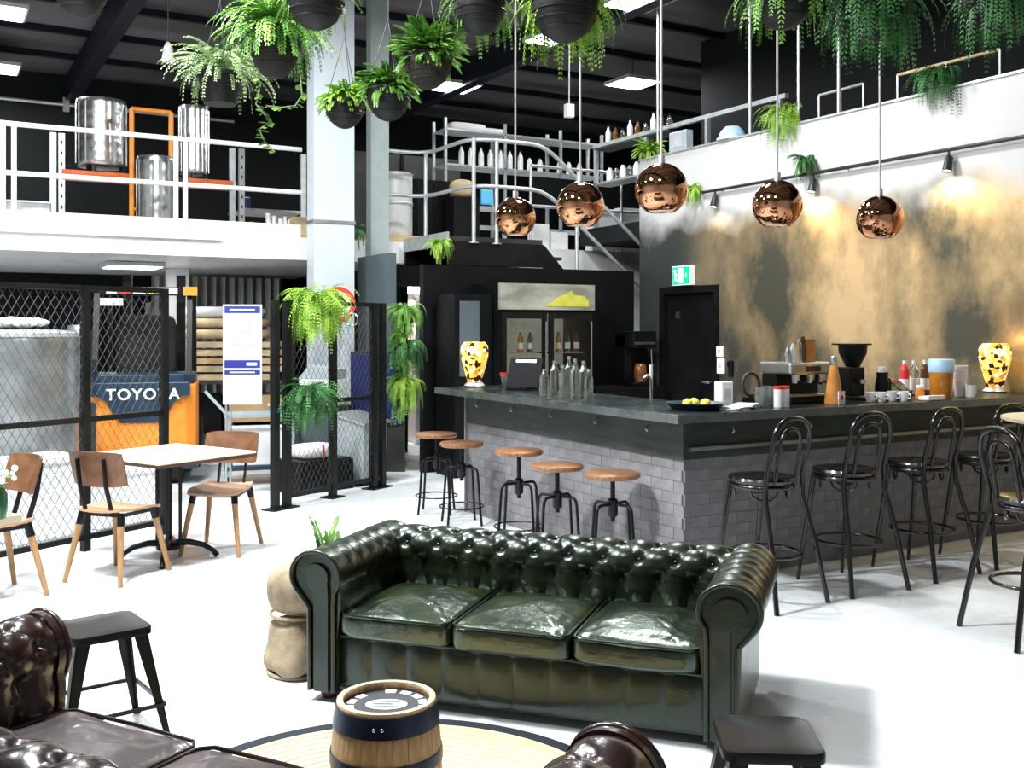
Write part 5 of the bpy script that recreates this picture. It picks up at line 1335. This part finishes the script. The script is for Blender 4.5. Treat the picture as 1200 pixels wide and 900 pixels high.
# pallet rack with orange beams
rk = thing('pallet_rack', 'galvanised pallet rack with orange beams on the mezzanine', 'rack', (0, YM, MZ))
for px in (62, 72, 272, 283, 355):
    x = mz(px); B().box(x-.035, x+.035, -.03, .03, 0, 1.25).build('upright', 'galv', rk)
    for k in range(9): B().box(x-.008, x+.008, -.033, -.03, .08+k*.13, .12+k*.13).build('slot', 'black_paint', rk) if px in (72, 283) else None
zb_ = onY(110, 207, YM).z-MZ
B().box(mz(72), mz(152), -.05, .03, zb_-.06, zb_+.06).build('orange_beam', 'orange_beam', rk); B().box(mz(216), mz(272), -.05, .03, zb_-.06, zb_+.06).build('orange_beam', 'orange_beam', rk)
B().box(mz(72), mz(283), .03, .75, zb_+.03, zb_+.07).build('rack_deck', 'steel_dark', rk)
B().box(mz(283), mz(355), -.02, .7, .45, .48).build('rack_shelf', 'steel_dull', rk)
zt_ = MZ+zb_+.071
tank((mz(124), YM+.36, zt_+.0), .30, onY(124, 112, YM).z-zt_-.10, 'bright ribbed steel tank standing on the rack left of the orange frame', 4, False, .10)
tank((mz(229, YM+.3), YM+.40, zt_), .19, onY(229, 118, YM).z-zt_-.10, 'slim steel tank standing on the rack right of the orange frame', 4, False, .10)
tank((mz(184, 12.75), 12.75, MZ), .235, onY(184, 185, 12.75).z-MZ, 'ribbed steel drum on the mezzanine floor under the orange frame', 4, False)
of = thing('rack_trolley', 'orange steel tube trolley standing on the mezzanine', 'trolley', (mz(157, 12.9), 13.05, MZ))
wv = mz(203, 13.05)-mz(157, 13.05); hz_ = onY(180, 130, 13.05).z-MZ
for x in (0, wv): B().tube([(x, 0, 0), (x, 0, hz_)], .03, 8).build('upright', 'orange_paint', of, True)
B().tube([(0, 0, hz_), (wv, 0, hz_)], .028, 8).build('crossbar', 'orange_paint', of, True); B().tube([(0, 0, .35), (wv, 0, .35)], .02, 8).build('crossbar', 'orange_paint', of, True)
t = thing('steel_box', 'dull steel box on the mezzanine floor by the railing', 'box', (mz(34, 12.7), 12.8, MZ)); B().box(-.28, .24, 0, .35, 0, .34).build('box', 'steel_dull', t, bevel=.015); B().box(-.29, .25, -.01, .36, .33, .35).build('lid', 'galv', t)
t = thing('white_rag', 'white rag dropped on the mezzanine floor by the orange frame', 'rag', (mz(146, 12.35), 12.35, MZ)); B().sq((0, 0, .05), (.22, .16, .10), .8, .8, 22, 10, crf).build('rag', 'paper', t, True); B().sq((.1, 0, .02), (.14, .12, .04), .6, .6, 16, 8).build('rag_corner', 'paper', t, True)
# small goods right of the rack
for px, w, h, m_, lab, dz in ((322, .10, .36, 'keg_white', 'white bundle of tubes on the mezzanine beside the column', 0), (340, .07, .33, 'paper', 'pale rolled sheet on the mezzanine beside the column', 0), (306, .07, .10, 'blue', 'blue tin on the mezzanine rack', .30)):
    t = thing('rolled_goods', lab, 'roll', (mz(px, 12.8), 12.8, MZ), 0)
    if px != 306:
        for k in range(3): B().tube([((k-1)*w*.62, 0, 0), ((k-1)*w*.62+.02*(k-1), .02, h-.03*k)], w*.34, 10).build('tube', m_, t, True)
    else:
        t.location = (mz(px, 12.8), YM+.1, MZ+.481); B().cyl((0, 0, 0), .06, .14, 16).build('tin', 'blue', t, True); B().cyl((0, 0, .14), .055, .015, 16).build('lid', 'galv', t)
t = thing('wooden_crate', 'small tan crate on the mezzanine against the column', 'crate', (mz(354, 12.45), 12.45, MZ)); B().box(-.10, .08, 0, .2, 0, .30).build('crate', 'tan', t); B().box(-.105, .085, -.008, 0, .08, .12).build('slat', 'timber', t)
t = thing('red_canopy_stand', 'low dark red trestle on the mezzanine floor', 'trestle', (mz(297, 12.7), 12.7, MZ))
B().bar((-.18, 0, 0), (0, 0, .22), .03).bar((.18, 0, 0), (0, 0, .22), .03).build('leg_pair', 'orange_beam', t); B().bar((-.02, 0, .22), (-.02, .4, .22), .03).build('ridge', 'orange_beam', t)
t = thing('cable_tray', 'thin conduit running along the dark back wall above the tanks', 'conduit', (mz(-60, 18.9), 18.9, onY(60, 121, 18.9).z)); B().tube([(0, 0, 0), (4.6, 0, 0)], .03, 8).build('conduit', 'galv', t); B().box(1.7, 1.8, -.03, .05, -.12, .12).build('junction_box', 'galv', t)
# stuff on the ceiling at the left
t = thing('bay_lamp', 'small pale bay lamp hanging from the dark roof left of the ferns', 'lamp', at(197, 62, 11.5)); B().lathe([(0, -.10), (.07, -.10), (.05, .06), (.02, .12), (0, .12)], 16).build('shade', 'keg_white', t, True); B().tube([(0, 0, .1), (0, 0, CEIL+.24-t.location.z)], .006, 6).build('cord', 'wire', t)

# right of the column: keg, cupboards, shelves with bottles
YB = 13.0
k_ = tank((mz(461, 12.7), 12.75, MZ+.12), .275, .86, 'white enamelled keg tank on timber planks by the stair', 0, True, 0, 'keg_white')
B().lathe([(.277, .42), (.287, .43), (.287, .46), (.277, .47)], 36).build('hoop', 'galv', k_, True)
pl = thing('plank_pallet', 'pale timber planks under the white keg tank', 'pallet', (mz(461, 12.7), 12.75, MZ))
for k in range(3): B().box(-.5, .45, -.42+k*.28, -.18+k*.28, .03, .12).build('plank', 'timber', pl)
B().box(-.45, -.35, -.42, .42, 0, .03).box(.3, .4, -.42, .42, 0, .03).build('bearer', 'timber', pl)
t = thing('black_cupboard', 'black cupboard on the mezzanine right of the keg tank', 'cupboard', (mz(510, 12.9), 13.0, MZ)); B().box(-.26, .28, 0, .5, 0, .98).build('carcass', 'black_paint', t); B().box(-.24, .0, -.015, 0, .05, .93).box(.02, .26, -.015, 0, .05, .93).build('cupboard_door', 'black_metal', t)
t = thing('wall_sheet', 'dull dark wall panel behind the keg tank', 'panel', (mz(450, 15), 15.5, MZ)); B().box(-.5, 1.6, 0, .05, 0, 1.75).build('panel', 'steel_dark', t); B().box(.5, .56, -.02, 0, 0, 1.75).build('joint_strip', 'black_paint', t)
YS = 13.6
x0, x1 = mz(522, YS), mz(705, YS)
sr = thing('bottle_shelving', 'steel shelving of white bottles behind the stair landing', 'shelving', (x0, YS, MZ))
ztop, zmid = onY(600, 158, YS).z-MZ, onY(600, 198, YS).z-MZ
for x in (0, (x1-x0)*.36, (x1-x0)*.72, x1-x0):
    for y in (0, .4): B().box(x-.02, x+.02, y-.02, y+.02, 0, ztop+.15).build('upright', 'galv', sr)
for z in (.45, zmid, ztop): B().box(0, x1-x0, -.02, .42, z-.025, z).build('shelf', 'galv', sr)
for k in range(13):
    px = 540+k*11.5; x = mz(px, YS+.1)
    if k in (9,): continue
    bottle((x, YS+.08+.02*(k % 2), MZ+zmid+.001), 'white bottle with dark cap, '+ORD[k]+' place on the stair shelving from the package end', 'keg_white', h=.30 if k < 7 else .22, r=.042, group='white bottles on the shelving', cap='navy')
q = thing('white_package', 'white wrapped package lying on top of the bottle shelving', 'package', (mz(548, YS+.1), YS+.15, MZ+ztop+.001)); B().sq((0, 0, .06), (.60, .26, .12), .4, .4, 24, 10).build('package', 'paper', q, True); B().sq((.45, 0, .04), (.40, .22, .08), .35, .35, 20, 8).build('package_end', 'paper', q, True)
q = thing('tan_bundle', 'round tan bundle behind the landing handrail', 'bundle', (mz(536, 12.9), 12.75, MZ+.72)); B().sq((0, 0, .13), (.38, .26, .26), .8, .8, 24, 12).build('bundle', 'tan', q, True); B().box(-.2, .2, -.14, .14, -.72, 0).build('stand', 'black_metal', q)
q = thing('blue_cloth', 'bright blue cloth hung over a stand by the stair shelving', 'cloth', (mz(568, 12.9), 12.85, MZ)); B().box(-.10, .10, -.03, .03, .66, .88).build('cloth', 'cloth_blue', q, bevel=.02); B().box(-.22, .3, -.02, .3, .60, .64).build('shelf_board', 'galv', q)
for x in (-.2, .28): B().box(x-.012, x+.012, 0, .02, 0, .60).build('leg', 'galv', q)
# dark low wall and pale boxes behind the stair
t = thing('dark_screen', 'black screen behind the rear railing', 'screen', (mz(625, 12.4), 12.4, MZ)); B().box(0, 2.2, 0, .05, .62, 1.05).build('screen_panel', 'black_paint', t); B().box(.0, .05, 0, .05, 0, .62).build('leg', 'black_paint', t); B().box(2.15, 2.2, 0, .05, 0, .62).build('leg', 'black_paint', t)
for k, (pxa, pxb, h) in enumerate(((690, 722, .62), (724, 752, .66), (755, 790, .6), (622, 640, .35), (642, 662, .25))):
    xa, xb = mz(pxa, 12.2), mz(pxb, 12.2); t = thing('white_carton', ('tall white carton behind the stair rail, beside the low cartons', 'tallest white carton behind the stair rail', 'tall white carton behind the stair rail, at the copper wall end', 'low white carton behind the stair rail next to the bottle shelving', 'lowest white carton behind the stair rail')[k], 'carton', (xa, 12.12, MZ), 0, 'white cartons behind the stair')
    B().box(.01, xb-xa, 0, .18, 0, h).build('carton', 'white_paint', t); B().box(.01, xb-xa, -.004, 0, h*.48, h*.52).build('tape', 'sign_white', t)
# shelf with bottles running along above the copper wall end
ls = thing('ledge_shelf', 'pale ledge shelf of bottles along the upper floor edge', 'shelf', (8.15, 10.4, 3.0))
B().box(0, .06, -2.2, 1.5, 1.14, 1.19).build('top_ledge', 'galv', ls); B().box(0, .30, -.2, 1.5, .62, .65).build('lower_board', 'galv', ls); B().box(0, .30, -.2, 1.5, 1.115, 1.14).build('upper_board', 'steel_dark', ls)
for y in (-2.1, -.9, .3, 1.45): B().box(0, .05, y-.025, y+.025, 0, 1.14).build('upright', 'galv', ls)
for k in range(9):
    bottle((8.15+.17, 10.4+k*.17, 4.1905-.05), 'bottle on the upper ledge shelf, '+ORD[k]+' from the small lime plant', ('glass_clear', 'glass_brown', 'keg_white')[k % 3], h=.22+.05*(k % 3), r=.04, group='bottles on the ledge shelf', cap='black_metal', body=1)
for k in range(10):
    bottle((8.15+.15, 10.3+k*.155, 3.651), 'pale jar on the lower ledge board, '+ORD[k]+' from the small lime plant', 'keg_white' if k % 2 else 'glass_clear', h=.15+.03*(k % 2), r=.05, neck=.2, group='jars on the ledge shelf', cap='galv', body=1)
t = thing('control_box', 'blue grey control box on the end of the white band', 'control box', (WX+.07, onX(800, 160, WX+.1).y, WTOP+.02)); B().box(-.05, .06, -.16, .16, 0, .24).build('case', 'trolley', t, bevel=.01); B().box(-.055, -.05, -.10, .10, .05, .18).build('front', 'sign_grey', t)
t = thing('white_basin', 'glossy pale basin upturned on the white band', 'basin', (WX+.10, onX(858, 150, WX+.1).y, WTOP+.02)); B().lathe([(.15, 0), (.16, .02), (.13, .10), (.08, .15), (0, .155)], 26).build('bowl', 'blue_lid', t, True); B().lathe([(.15, 0), (.175, 0), (.175, .02), (.15, .02)], 26).build('rim', 'white_china', t, True)
# thin rails on the upper floor
for k, (pa, pb, lab) in enumerate(((( 960, 112), (1012, 98), 'short pale rail on the upper floor beside the upright pole'), ((1052, 88), (1172, 58), 'rusty handrail on the upper floor under the dark ferns'))):
    A, Q = onX(*pa, WX+.35), onX(*pb, WX+.35)
    t = thing('upper_handrail', lab, 'handrail', (A.x, A.y, 3.0)); B().tube([(0, 0, A.z-3), (0, Q.y-A.y, Q.z-3)], .016, 8).build('rail', 'galv' if k == 0 else 'tan', t, True)
    for f in (0.0, .5, 1.0): B().tube([(0, (Q.y-A.y)*f, 0), (0, (Q.y-A.y)*f, A.z-3+(Q.z-A.z)*f)], .014, 8).build('post', 'steel_dull', t)
p = onX(852, 6, 9.5); t = thing('blue_spotlight', 'blue glowing spotlight high above the upper floor', 'spotlight', p); B().lathe([(0, -.05), (.12, -.05), (.13, .0), (.08, .12), (0, .13)], 18).build('lens', 'blue_lamp', t, True); B().tube([(0, 0, .1), (0, 0, CEIL+.24-p.z)], .012, 8).build('stem', 'wire', t)
p = at(667, 130, 12.5); t = thing('hanging_socket', 'small white socket box hanging on a cable above the shelving', 'socket', p); B().box(-.05, .05, -.04, .04, -.08, .08).build('box', 'keg_white', t); B().tube([(0, 0, .08), (0, 0, CEIL+.24-p.z)], .008, 6).build('cable', 'cord', t)
